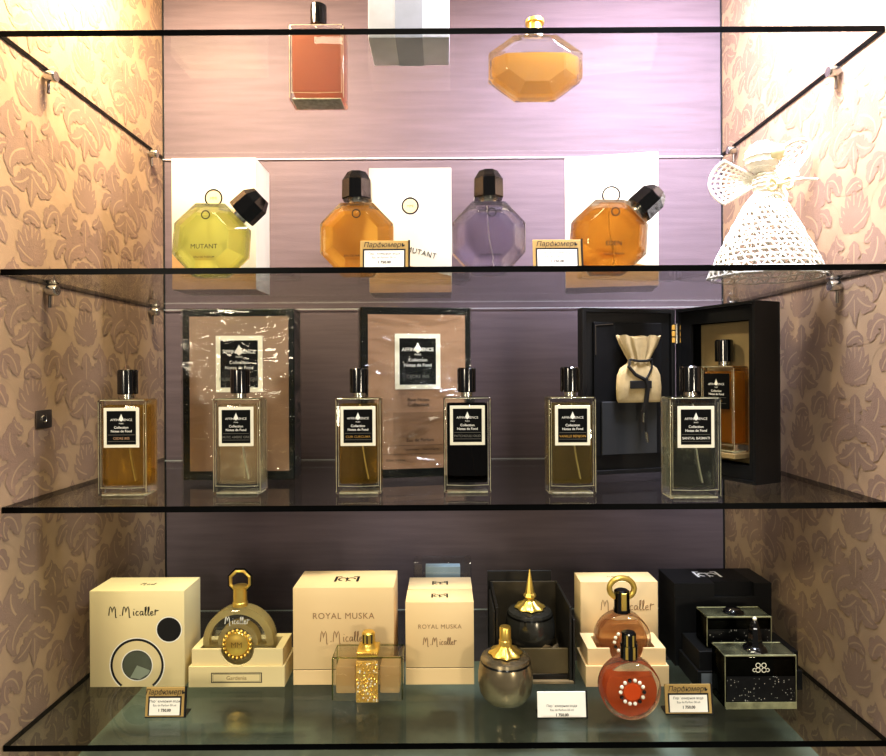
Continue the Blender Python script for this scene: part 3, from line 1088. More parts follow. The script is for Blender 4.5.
b = MB()
lattice(b, 15, 34, skirtP, 1.35, jit=0.6)
b.build('skirt', r, smooth=80)
b = MB()
b.lathe([(1, 92), (10, 94), (13, 102), (14, 110), (9, 118), (6, 124), (1, 125)], 'crochet', 28, fn=lambda a, z: 1 + 0.06 * math.sin(9 * a + z))
for k in range(6):
    z = 95 + k * 4.4
    b.tube([((14.2 - 0.06 * (z - 108) ** 2 * 0.5) * math.cos(t * PI / 12), (14.2 - 0.06 * (z - 108) ** 2 * 0.5) * math.sin(t * PI / 12), z + 0.6 * (-1) ** t) for t in range(24)], 1.0, 'crochet', 5, closed=True)
b.build('bodice', r, smooth=80)
b = MB()
hr = 18.0
b.lathe([(0.3 + hr * math.sin(PI * t / 16), -hr * math.cos(PI * t / 16)) for t in range(17)], 'crochet', 32, c=(-4, 0, 138))
for k in range(1, 8):
    ph = PI * k / 8
    b.tube([(-4 + (hr + .5) * math.sin(ph) * math.cos(t * PI / 16), (hr + .5) * math.sin(ph) * math.sin(t * PI / 16), 138 - hr * math.cos(ph) + 0.7 * (-1) ** t) for t in range(32)], 1.1, 'crochet', 5, closed=True)
b.build('head', r, smooth=80)
b = MB()
b.lathe([(0.3, -9), (8, -7), (10.5, 0), (8, 7), (0.3, 9)], 'crochet_cream', 20, c=(4, -13, 140))
fo = b.build('face_patch', r, smooth=80)
fo['label'] = 'cream coloured smooth face'


def wingP(sgn):
    def P(u, v):
        if sgn < 0:
            a = math.radians(150 + 60 * u)
            L = 8 + (42 + 8 * math.sin(PI * u)) * v
        else:
            a = math.radians(62 - 52 * u)
            L = 8 + (36 + 34 * max(0, math.sin(PI * min(1, u * 1.15))) ** 1.5) * v
        return (L * math.cos(a), 6 + 6 * math.sin(PI * u) + 4 * v, 113 + L * math.sin(a))
    return P


for sg in (-1, 1):
    b = MB()
    P = wingP(sg)
    lattice(b, 8, 9, P, 1.25, wrap=False, jit=0.4)
    b.tube([P(u / 10, 1.0) for u in range(11)], 1.9, 'crochet', 6)
    b.tube([P(0, v / 6) for v in range(7)], 1.9, 'crochet', 6)
    b.tube([P(1, v / 6) for v in range(7)], 1.9, 'crochet', 6)
    b.build('wing', r, smooth=80)
b = MB()
for sg in (-1, 1):
    loop = [(6 + sg * (1 + 13 * math.sin(PI * t / 10)), -17 - 3 * math.sin(PI * t / 10), 103 + sg * 1 + 7 * math.sin(2 * PI * t / 10)) for t in range(11)]
    b.tube(loop, 2.0, 'crochet_cream', 6)
b.lathe([(0.3, -4), (4, -2), (4, 2), (0.3, 4)], 'crochet_cream', 12, c=(6, -18, 103))
b.tube([(7, -18, 102), (12, -22, 90), (9, -26, 74)], [2.2, 2.0, 1.2], 'crochet_cream', 6)
b.tube([(7, -18, 104), (30, -19, 108), (50, -16, 108)], [2.0, 1.8, 1.6], 'crochet', 6)
b.build('bow', r, smooth=80)

# ------------------------------------------------------------------ things on the top shelf
r = square_bottle('perfume_bottle', 'rectangular bottle of pink-brown perfume on the uppermost shelf', (X(319, 90, 178), 178, SH1 + .3), 0, 'pink', 'ROSE', 'label_white_ink', w=70, d=34, h=96, group='bottles on the uppermost shelf', tube=False)
for ch in list(r.children):
    if ch.name.startswith('front_label'):
        bpy.data.objects.remove(ch)

yb = 18.0
x0, x1 = X(374.5, 65, 76), X(449, 65, 76)
r = thing('white_carton', 'frosty white carton seen from below on the uppermost shelf', 'carton', ((x0 + x1) / 2, yb, SH1 + .3))
b = MB()
w = x1 - x0
b.box(-w / 2, w / 2, 0, 58, 0, 95, 'frost', 0.8, 2)
b.build('box_body', r)
b = MB()
b.box(-14, 14, -0.6, 58.6, -0.15, 95.4, pbr('gray_band', '#a9adb8', 0.4))
b.build('band', r)

r = gem('faceted_bottle', 'wide faceted bottle of golden perfume on the uppermost shelf', (X(535, 90, 166), 166, SH1 + .4), 'faceted', 0, 50, cap=False, group='bottles on the uppermost shelf', k=0.98, hx=1.50)
b = MB()
b.lathe([(9, 84.2), (9, 98), (12, 98), (12, 102), (1, 104)], 'gold', 28)
b.build('collar', r, mx=Matrix.Scale(0.98, 4))
for ch in list(r.children):
    if ch.name.startswith('lettering'):
        bpy.data.objects.remove(ch)

# ------------------------------------------------------------------ cream cartons of the bottom shelf
# the ring-printed carton
y0 = 113.5
x0, x1 = X(89.5, 640, y0), X(184.5, 640, y0)
w = x1 - x0
h = 114.0
r = thing('gift_carton', 'cream carton printed with black rings and handwriting beside the left wall', 'carton', ((x0 + x1) / 2, y0, SH4 + .3))
b = MB()
b.box(-w / 2, w / 2, 0, 49, 0, h, 'cream', 0.8, 2)
b.build('box_body', r)
b = MB()
hand(b, 'M.Micallef', 10.5, -4, 85, 'ink', -0.3, 1.15, 1.25)
b.arc(0, 26, 32.8, 1.4, 'white', -0.2, math.radians(-50), math.radians(230))
a0 = math.asin(-25.0 / 31.5)
b.arc(0, 26, 31.5, 2.6, 'ink', -0.25, a0, PI - a0)
b.arc(0, 26, 18.8, 1.2, 'white', -0.2)
b.disc(0, 26, 17.6, 'ink', -0.22)
b.disc(0, 26, 16.8, 'mirror_disc', -0.3)
b.add([(0, -0.4, 26), (-8, -0.4, 11.5), (3, -0.4, 9.6), (13, -0.4, 15.5), (15.5, -0.4, 20)], [(0, 1, 2, 3, 4)], pbr('pale_green_foil', '#9aa593', 0.3, 0.3))
b.arc(38, 68, 15.6, 1.4, 'white', -0.2)
b.disc(38, 68, 14.2, 'ink', -0.25)
b.build('lettering', r)
b = MB()
hand(b, 'Mical', 7, 3, 20, 'ink', 0, 0.9, 1.1, Matrix.Translation((0, 0, h + 0.15)) @ Matrix.Rotation(-PI / 2, 4, 'X'))
b.build('lid_lettering', r)


def musk(label, pxl, pxr, y0, d, h, text=True, line=20.0):
    x0, x1 = X(pxl, 640, y0), X(pxr, 640, y0)
    w = x1 - x0
    r = thing('gift_carton', label, 'carton', ((x0 + x1) / 2, y0, SH4 + .3))
    b = MB()
    b.box(-w / 2, w / 2, 0, d, line + .3, h, 'peach', 0.7, 2)
    b.box(-w / 2 + .6, w / 2 - .6, .6, d - .6, line - .6, line + .5, 'bronze_board')
    b.build('lid', r)
    b = MB()
    b.box(-w / 2, w / 2, 0, d, 0, line - .4, 'peach', 0.5, 1)
    b.build('base', r)
    b = MB()
    k = w / 120
    if text:
        b.text('ROYAL MUSKA', 9.4 * k + 0.8, 'copper_ink', 0, h * 0.68, -0.3, space=1.1)
        hand(b, 'M.Micallef', 11 * k + 1.4, 0, h * 0.68 - 24 * k - 3, 'copper_ink', -0.3, 1.0, 1.0)
        b.build('lettering', r)
        b = MB()
    monogram(b, 0, d * 0.48, 30 * k, d * 0.30, 'ink', h + 0.15)
    b.build('monogram', r)
    return r


musk('large peach-cream carton with two lines of gold lettering and bracketed monogram', 293, 394, 116, 63, 115.5, line=18)
musk('small peach-cream carton with gold lettering standing before its twin', 405.5, 474, 115, 43.5, 98)
musk('small peach-cream carton hidden behind its gold-lettered twin', 408, 472.5, 160, 44, 98, text=False)

# clear sleeve with blue card behind the twins
yb = 216.0
x0, x1 = X(413.5, 570, yb), X(471.5, 570, yb)
zt = Z(442, 562, yb)
r = thing('clear_case', 'transparent plastic case with a pale blue-gray card rising behind the peach twins', 'plastic case', ((x0 + x1) / 2, yb, SH4 + .3))
w = x1 - x0
hh = zt - SH4
b = MB()
b.box(-w / 2, w / 2, 0, 30, 0, hh, 'acrylic', 1.5, 2)
b.build('case', r)
b = MB()
b.box(-w / 2 + 16, w / 2 - 15, 8, 22, 1.5, hh - 9, 'blue_card', 0.4, 1)
b.build('card', r)


# ------------------------------------------------------------------ round bottles and their notched bases
def notched_base(label, pxl, pxr, y0, d, h, mat, plate=None, notch=20.0, lip=24.0, half=46.5):
    x0, x1 = X(pxl, 670, y0), X(pxr, 670, y0)
    w = x1 - x0
    r = thing('carton_base', label, 'carton', ((x0 + x1) / 2, y0, SH4 + .3))
    i = 2.8
    # inner tray with half-round cut-out
    b = MB()
    hw = w / 2 - i
    pts = [(-hw, 1), (hw, 1), (hw, h), (notch, h)]
    pts += [(notch * math.cos(-PI * t / 20), h + notch * math.sin(-PI * t / 20)) for t in range(1, 20)]
    pts += [(-notch, h), (-hw, h)]
    # split into convex columns so the face fills well
    def col(xa, xb, za, zb):
        b.box(xa, xb, i, i + 3, za, zb, mat)
    arcp = [(-notch, h)] + [(-notch * math.cos(PI * t / 24), h - notch * math.sin(PI * t / 24)) for t in range(1, 24)] + [(notch, h)]
    vs, fs = [], []
    for (xa, za) in arcp:
        for yy in (i, i + 3):
            vs += [(xa, yy, 1), (xa, yy, za)]
    for t in range(len(arcp) - 1):
        o = 4 * t
        p = 4 * (t + 1)
        fs += [(o, p, p + 1, o + 1), (o + 2, o + 3, p + 3, p + 2), (o + 1, p + 1, p + 3, o + 3)]
    b.add(vs, fs, mat)
    col(-hw, -notch, 1, h)
    col(notch, hw, 1, h)
    yd = i + 3
    ty = d - 12
    b.box(-hw, hw, ty, d - i, 1, h, mat)
    if hw > half + 1:
        b.box(-hw, -half, yd, ty, 1, h, mat)
        b.box(half, hw, yd, ty, 1, h, mat)
    b.build('tray', r, smooth=20)
    b = MB()
    # outer sleeve
    for (xa, xb, ya, yb) in ((-w / 2, w / 2, 0, 2.4), (-w / 2, w / 2, d - 2.4, d), (-w / 2, -w / 2 + 2.4, 2.4, d - 2.4), (w / 2 - 2.4, w / 2, 2.4, d - 2.4)):
        b.box(xa, xb, ya, yb, 0, lip, mat)
    b.box(-w / 2 + 2.4, w / 2 - 2.4, 2.4, d - 2.4, 0, 0.9, mat)
    b.build('sleeve', r)
    if plate:
        b = MB()
        b.rect(-30, 30, 5, 17, 'ink', -0.15)
        b.rect(-29, 29, 6, 16, mat, -0.25)
        b.rect(-28, 28, 6.6, 15.4, 'ink', -0.3)
        b.rect(-27.6, 27.6, 7, 15, mat, -0.35)
        b.text(plate, 6.5, 'gold_ink', 0, 8.7, -0.5)
        b.build('name_plate', r)
    return r, w


def ring_cap(mb, z, R, mat, mat2):
    pts = [(R * math.cos(2 * PI * (t + .5) / 8), 0, z + R * math.sin(2 * PI * (t + .5) / 8)) for t in range(8)]
    mb.tube(pts, 2.2, mat, 8, closed=True)
    pts = [((R + 2.6) * math.cos(2 * PI * (t + .5) / 8), 0, z + (R + 2.6) * math.sin(2 * PI * (t + .5) / 8)) for t in range(8)]
    mb.tube(pts, 1.2, mat2, 6, closed=True)


def round_bottle(label, loc, R, d, liq, cap, script=True, rose=False):
    r = thing('round_bottle', label, 'perfume bottle', loc)
    zc = R
    g = MB()
    e = 5.0
    g.lathe([(R - e, -d / 2), (R - 1.6, -d / 2 + 1.4), (R, -d / 2 + e), (R, d / 2 - e), (R - 1.6, d / 2 - 1.4), (R - e, d / 2)], 'bglass', 72, c=(0, 0, zc), axis='y')
    g.build('glass_body', r)
    q = MB()
    n = 48
    ro, ri = R - 5.5, R * 0.44
    # ring-shaped liquid chamber, level cut near the top
    lv = ro * (0.72 if rose and cap != 'spray' else 0.55)
    if rose:
        rings = []
        for yy in (-d / 2 + 4, d / 2 - 4):
            rings.append([(ro * math.cos(2 * PI * t / n), yy, min(ro * math.sin(2 * PI * t / n), lv) + zc) for t in range(n)])
        q.loft([rings[1], rings[0]], 'liq_' + liq)
    else:
        # pale glass wall around a clear window that arches over the medallion
        for (ra, rb, a0_, a1_) in ((R * 0.80, R - 1.2, -0.1, PI + 0.1), (R * 0.42, R * 0.56, -0.1, PI + 0.1), (0.5, R - 1.2, PI + 0.1, 2 * PI - 0.1)):
            rg = []
            m_ = 40
            for t in range(m_ + 1):
                a = a0_ + (a1_ - a0_) * t / m_
                rg.append([(rr * math.cos(a), yy, zc + rr * math.sin(a)) for rr, yy in ((ra, -d / 2 + 3), (rb, -d / 2 + 3 + (2 if rb > 30 else 0)), (rb, d / 2 - 3), (ra, d / 2 - 3))])
            q.loft(rg, 'liq_' + liq)
    q.build('liquid', r)
    m = MB()
    y = -d / 2 - 0.2
    if not rose:
        m.lathe([(0.01, -2.4), (8, -2.4), (10.5, -1.6), (13.5, -1.6), (14.5, 0)], 'gold', 40, c=(0, y, zc), axis='y')
        m.text('MM', 9, 'gold_soft', 0, zc - 3, y - 2.7)
    else:
        m.lathe([(0.01, -0.8), (8.5, -0.8), (9.5, 0)], 'liq_' + liq, 32, c=(0, y, zc), axis='y')
    nb = 20 if not rose else 14
    for t in range(nb):
        a = 2 * PI * t / nb
        rr = 16.2 if not rose else 12.4
        m.lathe([(0.2, -2.2), (1.6, -1.4), (2.2, 0)], ('gold' if not (rose and t % 3 == 0) else 'black_gloss') if not rose else ('label_white' if t % 4 else 'black_gloss'), 10, c=(rr * math.cos(a), y, zc + rr * math.sin(a)), axis='y')
    m.build('medallion', r)
    if script:
        hand_mb = MB()
        hand(hand_mb, 'Micallef', 9, 0, zc + R * 0.56, 'label_white_ink', y, 1.0, 1.0)
        hand_mb.build('script', r)
    c = MB()
    z0 = 2 * R - 1.0
    if cap == 'gold_ring':
        c.lathe([(9, 0), (9, 4), (8.2, 5), (8.2, 22), (9, 23), (9, 24), (3, 25)], 'gold', 28, c=(0, 0, z0))
        c.build('cap', r)
        c = MB()
        ring_cap(c, z0 + 30, 12.5, 'gold', 'black_gloss')
        c.build('cap_ring', r)
    elif cap == 'black_ring':
        c.lathe([(10, 0), (10, 3), (9.2, 5), (9.2, 25), (7, 26.5)], 'black_gloss', 28, c=(0, 0, z0))
        c.box(-3.2, 3.2, -10.2, -7.5, z0 + 4, z0 + 25, 'gold', 0.6, 1)
        c.build('cap', r)
        c = MB()
        n_ = 24
        c.tube([(15 * math.cos(2 * PI * t / n_), 0, z0 + 28 + 12.5 * math.sin(2 * PI * t / n_)) for t in range(n_)], 3.4, 'gold', 10, closed=True)
        c.build('cap_ring', r)
    else:
        c.lathe([(9, 0), (9, 14), (7.6, 14.4), (7.6, 26), (6.4, 27.5), (0.5, 27.5)], 'black_gloss', 24, c=(0, 0, z0))
        for a in (-0.5, 0.35):
            c.box(-1.4, 1.4, -9.4, -8.0, z0 + 1, z0 + 14, 'gold', 0, 1, Matrix.Rotation(a, 4, 'Z'))
            c.box(-1.0, 1.0, -8.0, -7.0, z0 + 14.4, z0 + 26, 'gold', 0, 1, Matrix.Rotation(a, 4, 'Z'))
        c.build('sprayer', r)
    return r


notched_base('cream notched carton base with a framed name plate', 188.5, 284.5, 112.5, 50, 43.5, 'cream', 'Gardenia', half=45.0)
yy = 112.5 + 2.8 + 3 + 16.5
R1 = 43.0
round_bottle('round clear bottle with gold medallion and gold ring cap in the cream notched base', (X(240.5, 640, yy), yy, SH4 + 3.5), R1, 24, 'honey', 'gold_ring')

notched_base('peach-cream notched carton base behind the coral round bottle', 586, 669, 108, 50, 43.5, 'peach', half=34.5)
yy2 = 108 + 2.8 + 3 + 16.5
round_bottle('round blush bottle with black and gold ring cap in the peach notched base', (X(622, 640, yy2), yy2, SH4 + 15), 33, 24, 'blush', 'black_ring', False, True)
R3 = 32.0
ycb = 46.0
round_bottle('round bottle of coral orange perfume with black and gold sprayer', (X(629, 686, ycb), ycb, SH4 + .3), R3, 24, 'coral', 'spray', False, True)

# cream lid box standing behind the notched base
y0 = 166.0
x0, x1 = X(580.5, 600, y0), X(658, 600, y0)
w = x1 - x0
h = 103.5
r = thing('gift_carton', 'peach-cream carton with handwriting behind the round blush bottle', 'carton', ((x0 + x1) / 2, y0, SH4 + .3))
b = MB()
b.box(-w / 2, w / 2, 0, 38, 0, h, 'peach', 0.7, 2)
b.build('box_body', r)
b = MB()
hand(b, 'M.Micallef', 13, 10, h - 36, 'copper_ink', -0.3, 1.1, 1.15)
b.build('lettering', r)
b = MB()
b.text('TUBEREUSE', 6, 'ink', 4, 17, 0, mx=Matrix.Translation((0, 0, h + .15)) @ Matrix.Rotation(-PI / 2, 4, 'X'))
b.build('print', r)

# ------------------------------------------------------------------ bronze box and jars
bx0, bx1, by0, by1, bh = 60.0, 150.5, 118.0, 212.0, 90.0
r = thing('open_gift_box', 'dark bronze open-fronted gift box holding the spired jar', 'gift box', ((bx0 + bx1) / 2, by0, SH4 + .3))
w = bx1 - bx0
b = MB()
b.box(-w / 2, w / 2, by1 - by0 - 3, by1 - by0, 0, bh, 'bronze_board', 0.3, 1)
b.box(-w / 2, -w / 2 + 3, 0, by1 - by0 - 3, 0, bh, 'dark_board', 0.3, 1)
b.box(w / 2 - 3, w / 2, 0, by1 - by0 - 3, 0, bh, 'dark_board', 0.3, 1)
b.box(-w / 2 + 3, w / 2 - 3, 0, by1 - by0 - 3, 0, 2, 'tissue')
b.build('box_body', r)
b = MB()
b.box(-w / 2 - 3, w / 2 - 8, by1 - by0 + 1.5, by1 - by0 + 4.5, 0, bh + 13, 'dark_board', 0.3, 1)
b.build('lid', r)
b = MB()
b.box(w / 2 + 1, w / 2 + 3, -3, by1 - by0 - 20, 0, bh - 14, 'dark_board', 0.2, 1)
b.box(-w / 2 - 3, -w / 2 - 1, -3, by1 - by0 - 20, 0, bh - 4, 'dark_board', 0.2, 1)
b.box(-w / 2 - 3, w / 2 + 3, -3, -0.5, 0, 3.2, 'tissue', 0.2, 1)
b.build('sleeve', r)
b = MB()
b.box(-w / 2 + 3.5, w / 2 - 3.5, 6, 9, 8, 38, 'bronze_tray', 0.3, 1)
b.box(-w / 2 + 3.5, w / 2 - 3.5, 4, 6, 2.2, 7.5, 'dark_board')
b.build('tray', r)
b = MB()
b.box(-24, 28, 28, 64, 2.2, 21.4, 'dark_board')
b.build('jar_rest', r)
# crumpled tissue collar
b = MB()
n1, n2 = 48, 6
rings = []
rr_ = random.Random(5)
for k in range(n2):
    t = k / (n2 - 1)
    ring = []
    for i in range(n1):
        a = 2 * PI * i / n1
        sq = 1 / max(abs(math.cos(a)), abs(math.sin(a)))
        ro = min(39, 33 * sq)
        rad = 33.5 + (ro - 33.5) * t
        ring.append((rad * math.cos(a) + 1.5, 45 + min(rad * math.sin(a), 38), 31 + 7 * math.sin(3 * a + k) * t + rr_.uniform(-2.5, 2.5) * t))
    rings.append(ring)
b.loft(rings, 'tissue', cap=(False, False))
to = b.build('tissue_lining', r, smooth=60)
to['label'] = 'crumpled brown tissue around the jar'


def jar(label, loc, body, top, seed=0):
    r = thing('round_jar', label, 'perfume bottle', loc)
    b = MB()
    b.lathe([(20, 0), (24, 1.5), (29, 9), (31, 20), (31, 30), (29.5, 39), (28.4, 42.6)], body, 56)
    b.lathe([(28.6, 42.7), (28.9, 43.6), (28.4, 44.8)], 'jar_line', 56)
    b.lathe([(28.2, 44.9), (26.8, 48), (22, 50), (14, 51)], body, 56)
    b.build('jar_body', r, smooth=40)
    c = MB()
    c.lathe([(16, 51.2), (18.5, 52), (17.2, 54), (11, 57), (7, 60.5)], 'gold', 48, fn=lambda a, z: 1 + 0.07 * math.cos(8 * a))
    c.build('collar', r, smooth=40)
    c = MB()
    if top == 'spire':
        c.lathe([(6.4, 60.8), (5.2, 62.5), (8.4, 66), (7.6, 68), (5.8, 70), (0.5, 99.5)], 'gold', 8)
        c.build('spire', r, smooth=15)
    else:
        c.lathe([(7.4, 60.7), (7.4, 66), (6.6, 67), (6.6, 80), (5.8, 81.5), (0.5, 81.5)], 'gold', 28)
        c.build('sprayer', r, smooth=30)
    return r


jy = 118 + 45.0
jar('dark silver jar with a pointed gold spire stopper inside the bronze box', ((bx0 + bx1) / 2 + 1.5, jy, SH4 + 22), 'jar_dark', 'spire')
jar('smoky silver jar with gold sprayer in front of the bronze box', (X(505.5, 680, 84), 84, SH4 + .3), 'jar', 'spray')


# ------------------------------------------------------------------ wide glass block bottles
def block_bottle(label, x0, x1, y0, y1, h, zs, kind):
    w, d = x1 - x0, y1 - y0
    r = thing('block_bottle', label, 'perfume bottle', ((x0 + x1) / 2, (y0 + y1) / 2, zs + .3))
    g = MB()
    if kind == 'gold':
        g.box(-w / 2, w / 2, -d / 2, d / 2, 0, h, 'bglass_block', 2.5, 2)
        for sx_ in (-1, 1):
            for yy_ in (-d / 2, d / 2):
                g.tube([(sx_ * (w / 2 - 1), yy_ * 0.95, 2), (sx_ * (w / 2 - 1), yy_ * 0.95, h - 2)], 0.7, 'edge_clear', 6)
        g.tube([(-w / 2 + 1.2, -d / 2 + 1, h - 1), (w / 2 - 1.2, -d / 2 + 1, h - 1), (w / 2 - 1.2, d / 2 - 1, h - 1), (-w / 2 + 1.2, d / 2 - 1, h - 1)], 0.8, 'edge_clear', 6, closed=True)
        g.build('glass_body', r)
        for sg in (-1, 1):
            q = MB()
            a, b_ = sorted((sg * 13.6, sg * (w / 2 - 4)))
            q.box(a, b_, -d / 2 + 4, d / 2 - 4, 7, h - 12, 'liq_peachy', 2, 2)
            q.build('liquid', r)
        q = MB()
        q.box(-12.5, 12.5, -d / 2 - 2.2, -d / 2 - 0.2, 0, h - 3, 'glitter', 0.8, 2)
        rr = random.Random(9)
        for _ in range(150):
            x_, z_ = rr.uniform(-11.5, 11.5), rr.uniform(2, h - 5)
            q.lathe([(0.1, -1.4), (rr.uniform(.7, 1.2), -0.5), (1.1, 0)], rr.choice(['gold', 'label_white', 'gold', 'glitter']), 6, c=(x_, -d / 2 - 2.2, z_), axis='y')
        q.build('crystal_band', r)
        c = MB()
        c.box(-12.2, 12.2, -d / 2 - 1, d / 2 - 6, h + .2, h + 6, 'gold', 1.5, 2)
        for t in range(9):
            c.lathe([(0.1, -1.6), (1.3, -0.7), (1.5, 0)], 'gold_soft', 8, c=(-10.4 + t * 2.6, -d / 2 - 1, h + 4), axis='y')
        c.lathe([(10.5, 6), (9, 8), (8, 11)], 'gold', 28, c=(0, -3, h))
        c.build('collar', r)
        c = MB()
        c.lathe([(7.2, 11.2), (7.4, 12), (7.4, 22), (6, 23.6), (.5, 23.8)], 'gold', 28, c=(0, -3, h))
        for a in (-0.75, -0.1, 0.6):
            c.box(-0.9, 0.9, -7.9, -6.9, h + 12, h + 21.6, 'bronze_board', 0, 1, Matrix.Translation((0, -3, 0)) @ Matrix.Rotation(a, 4, 'Z'))
        c.build('sprayer', r)
    else:
        g.box(-w / 2, w / 2, -d / 2, d / 2, 0, h, 'smoke_glass', 2.5, 2)
        g.build('glass_body', r)
        q = MB()
        q.box(-w / 2 + 4, w / 2 - 4, -d / 2 + 2.0, d / 2 - 4, 7 if kind == 'tall' else 5, h - 4, 'black_satin', 1.5, 2)
        q.build('inner_flask', r)
        q = MB()
        for k_ in (0,):
            a_, b_ = w / 2 - 1.2, d / 2 - 1.2
            q.tube([(-a_, -b_, h), (a_, -b_, h), (a_, b_, h), (-a_, b_, h)], 1.1, 'olive_and_glint', 6, closed=True)  # pale olive rods painted in as the bright glass edges
            for sx_ in (-1, 1):
                q.tube([(sx_ * a_, -b_ - .4, 2), (sx_ * a_, -b_ - .4, h - 1)], 0.6, 'olive_and_glint', 6)
            q.box(-a_, a_, -b_, b_, h + 0.02, h + 0.35, 'olive_top_sheen')  # slab with the olive lights of the top face put into its colour
            if kind == 'tall':
                q.box(-w / 2 + 1, w / 2 - 1, -d / 2 - 0.7, -d / 2 - 0.1, 0.2, 8, 'olive_and_glint', 0.2, 1)
        q.build('glass_rim_glints', r)
        q = MB()
        q.box(-w / 2 + 2.5, w / 2 - 2.5, -d / 2 - 0.5, -d / 2 - 0.1, 9 if kind == 'tall' else 6, h * 0.62, 'black_glitter')
        if kind == 'tall':
            for sg in (-1, 1):
                for k in (0, 1):
                    q.arc(sg * 3.2, h * 0.74 + k * 5.2, 2.9, 0.9, 'label_white', -d / 2 - 0.4, n=16)
            q.arc(-7.2, h * 0.74, 2.2, 0.8, 'label_white', -d / 2 - 0.4, n=12)
            q.arc(7.2, h * 0.74, 2.2, 0.8, 'label_white', -d / 2 - 0.4, n=12)
        q.build('glitter_band', r)
        q = MB()
        if kind == 'tall':
            q.lathe([(14, .2), (12, 3), (9, 5), (8, 9)], 'black_gloss', 8, c=(2, 0, h))
            q.lathe([(8, 9.2), (8.2, 10), (6.5, 22), (3.2, 31), (2.6, 31.5)], 'black_gloss', 8, c=(2, 0, h))
            q.lathe([(0.2, 0), (2.0, 1.2), (2.4, 2.6), (1.6, 4.4), (0.2, 5)], 'label_white', 12, c=(2, 0, h + 31.6))
        else:
            q.lathe([(13, .2), (12, 2), (9, 3.5), (8, 5), (1, 5.4)], 'black_gloss', 10, c=(0, 0, h))
        q.build('stopper', r)
    return r


y0 = 78.0
block_bottle('wide clear block bottle of peach perfume with a gold crystal band and sprayer', X(331.5, 690, y0), X(403, 690, y0), y0, y0 + 34, 50, SH4, 'gold')

# black carton, its base and two black block bottles
y0 = 158.0
x0, x1 = X(674.8, 630, y0), X(771.8, 630, y0)
w = x1 - x0
h = 103.5
r = thing('gift_carton', 'black carton with silver bracketed monogram on top against the right wall', 'carton', ((x0 + x1) / 2, y0, SH4 + .3))
b = MB()
b.box(-w / 2, w / 2, 0, 58, 0, h - 17, 'black_card', 0.5, 1)
b.box(-w / 2, -w / 2 + 50, 0, 58, h - 17, h, 'black_card', 0.0, 1)
b.box(w / 2 - 22, w / 2, 0, 58, h - 17, h, 'black_card', 0.0, 1)
b.box(-w / 2 + 50, w / 2 - 22, 6, 58, h - 17, h, 'black_matte', 0.0, 1)
b.build('box_body', r)
b = MB()
monogram(b, -6, 34, 32, 22, 'frost', h + 0.2)
b.build('print', r)
x0b = 292.0
x1b = 413.0
y0b = 98.0
r = thing('carton_base', 'black stepped carton base under the rear black block bottle', 'carton', ((x0b + x1b) / 2, y0b, SH4 + .3))
w = x1b - x0b
b = MB()
b.box(-w / 2 + 3, w / 2 - 3, 3, 55, 1, 44, 'black_card', 0.5, 1)
b.build('tray', r)
b = MB()
b.box(-w / 2, w / 2, 0, 2.8, 0, 22, 'black_card', 0.3, 1)
b.box(-w / 2, w / 2, 55.2, 58, 0, 22, 'black_card', 0.3, 1)
b.box(-w / 2, -w / 2 + 2.8, 2.8, 55.2, 0, 22, 'black_card', 0.3, 1)
b.box(w / 2 - 2.8, w / 2, 2.8, 55.2, 0, 22, 'black_card', 0.3, 1)
b.rect(-w / 2 + 4, -w / 2 + 22, 2, 20, 'hint_blue', -0.15)
b.build('sleeve', r)
yr = 108.0
block_bottle('black glass block bottle standing high on the black stepped base', X(706.5, 640, yr), X(772.5, 640, yr), yr, yr + 32, 36, SH4 + 44.4, 'low')
yf = 58.0
block_bottle('black glitter block bottle with pointed stopper standing foremost by the right wall', X(724.5, 690, yf), X(797.5, 690, yf), yf, yf + 34, 58, SH4, 'tall')

# ------------------------------------------------------------------ camera
cam_d = bpy.data.cameras.new('camera')
cam = bpy.data.objects.new('camera', cam_d)
COL.objects.link(cam)
cam_d.sensor_fit = 'HORIZONTAL'
cam_d.sensor_width = 36.0
cam_d.lens = F / 886.0 * 36.0
cam_d.shift_x = (443.0 - CX) / 886.0
cam_d.shift_y = -(378.0 - CY) / 886.0
cam_d.clip_start = 0.01
cam.location = (0, -F * S, EYE * S)
cam.rotation_euler = (Matrix.Rotation(PI / 2, 3, 'X') @ Matrix.Rotation(-K, 3, 'Z')).to_euler()
sc.camera = cam

# ------------------------------------------------------------------ light
def area(name, loc, size, power, col, target, shape='DISK', sy=None, spread=None):
    d = bpy.data.lights.new(name, 'AREA')
    d.shape = shape
    d.size = size
    if sy:
        d.size_y = sy
    d.energy = power
    d.color = col
    if spread:
        d.spread = spread
    o = bpy.data.objects.new(name, d)
    COL.objects.link(o)
    o.location = Vector(loc) * S
    o.rotation_euler = (Vector(target) * S - o.location).to_track_quat('-Z', 'Y').to_euler()
    return o


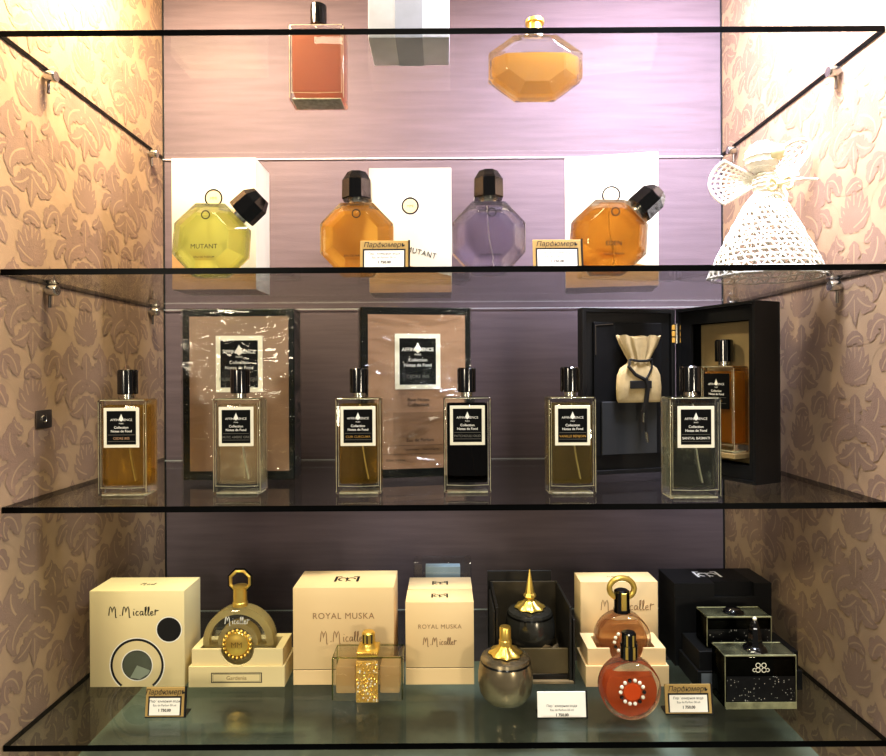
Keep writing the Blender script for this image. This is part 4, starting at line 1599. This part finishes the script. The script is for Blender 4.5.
area('spot_right', (310, 20, 1050), 0.24, 27.0, (0.84, 0.81, 1.0), (400, 190, 400))
area('spot_left', (-330, 70, 1050), 0.12, 12.5, (1.0, 0.80, 0.54), (-310, 220, 400))
area('shop_light_high', (-100, -1300, 2250), 0.9, 28.0, (1.0, 0.90, 0.72), (0, 150, 200), 'RECTANGLE', 0.6)
area('shop_light_side', (-840, -1500, 590), 0.30, 9.0, (1.0, 0.88, 0.68), (0, 150, 200), 'RECTANGLE', 0.28)
area('shop_light_other_side', (855, -1500, 345), 0.14, 5.0, (1.0, 0.88, 0.70), (0, 150, 150), 'RECTANGLE', 0.14)
area('shop_light_small', (130, -1500, 680), 0.10, 1.5, (1.0, 0.95, 0.85), (0, 150, 300))

# finer pieces sit one level down, under the part that carries them
CARRIER = {'liquid': 'glass_body', 'dip_tube': 'glass_body', 'inner_flask': 'glass_body', 'script': 'glass_body', 'medallion': 'glass_body',
           'lettering': ('box_body', 'lid', 'glass_body'), 'lid_lettering': 'box_body', 'monogram': 'lid', 'ring_emblem': 'box_body', 'cap_ring': 'cap',
           'screw': ('stud', 'plate'), 'price_card': 'holder', 'name_plate': 'sleeve', 'glass_rim_glints': 'glass_body', 'ribbon_tip': 'ribbon', 'pocket': 'lid'}
for root in [o for o in sc.objects if o.type == 'EMPTY']:
    kids = {c.name.split('.')[0]: c for c in root.children}
    for c in list(root.children):
        car = CARRIER.get(c.name.split('.')[0])
        for k_ in ((car,) if isinstance(car, str) else (car or ())):
            if k_ in kids:
                c.parent = kids[k_]
                break

wd = bpy.data.worlds.new('world')
sc.world = wd
wd.use_nodes = True
bg = wd.node_tree.nodes['Background']
bg.inputs[0].default_value = (0.55, 0.5, 0.45, 1)
bg.inputs[1].default_value = 0.35
sc.view_settings.view_transform = 'Standard'
sc.view_settings.look = 'None'
sc.view_settings.exposure = 0.2
sc.view_settings.gamma = 0.88
sc.cycles.max_bounces = 24
sc.cycles.transmission_bounces = 16
sc.cycles.transparent_max_bounces = 32
sc.cycles.glossy_bounces = 8
sc.cycles.diffuse_bounces = 4
sc.cycles.caustics_refractive = True
sc.cycles.caustics_reflective = False
sc.cycles.sample_clamp_indirect = 4.0
sc.cycles.use_denoising = True
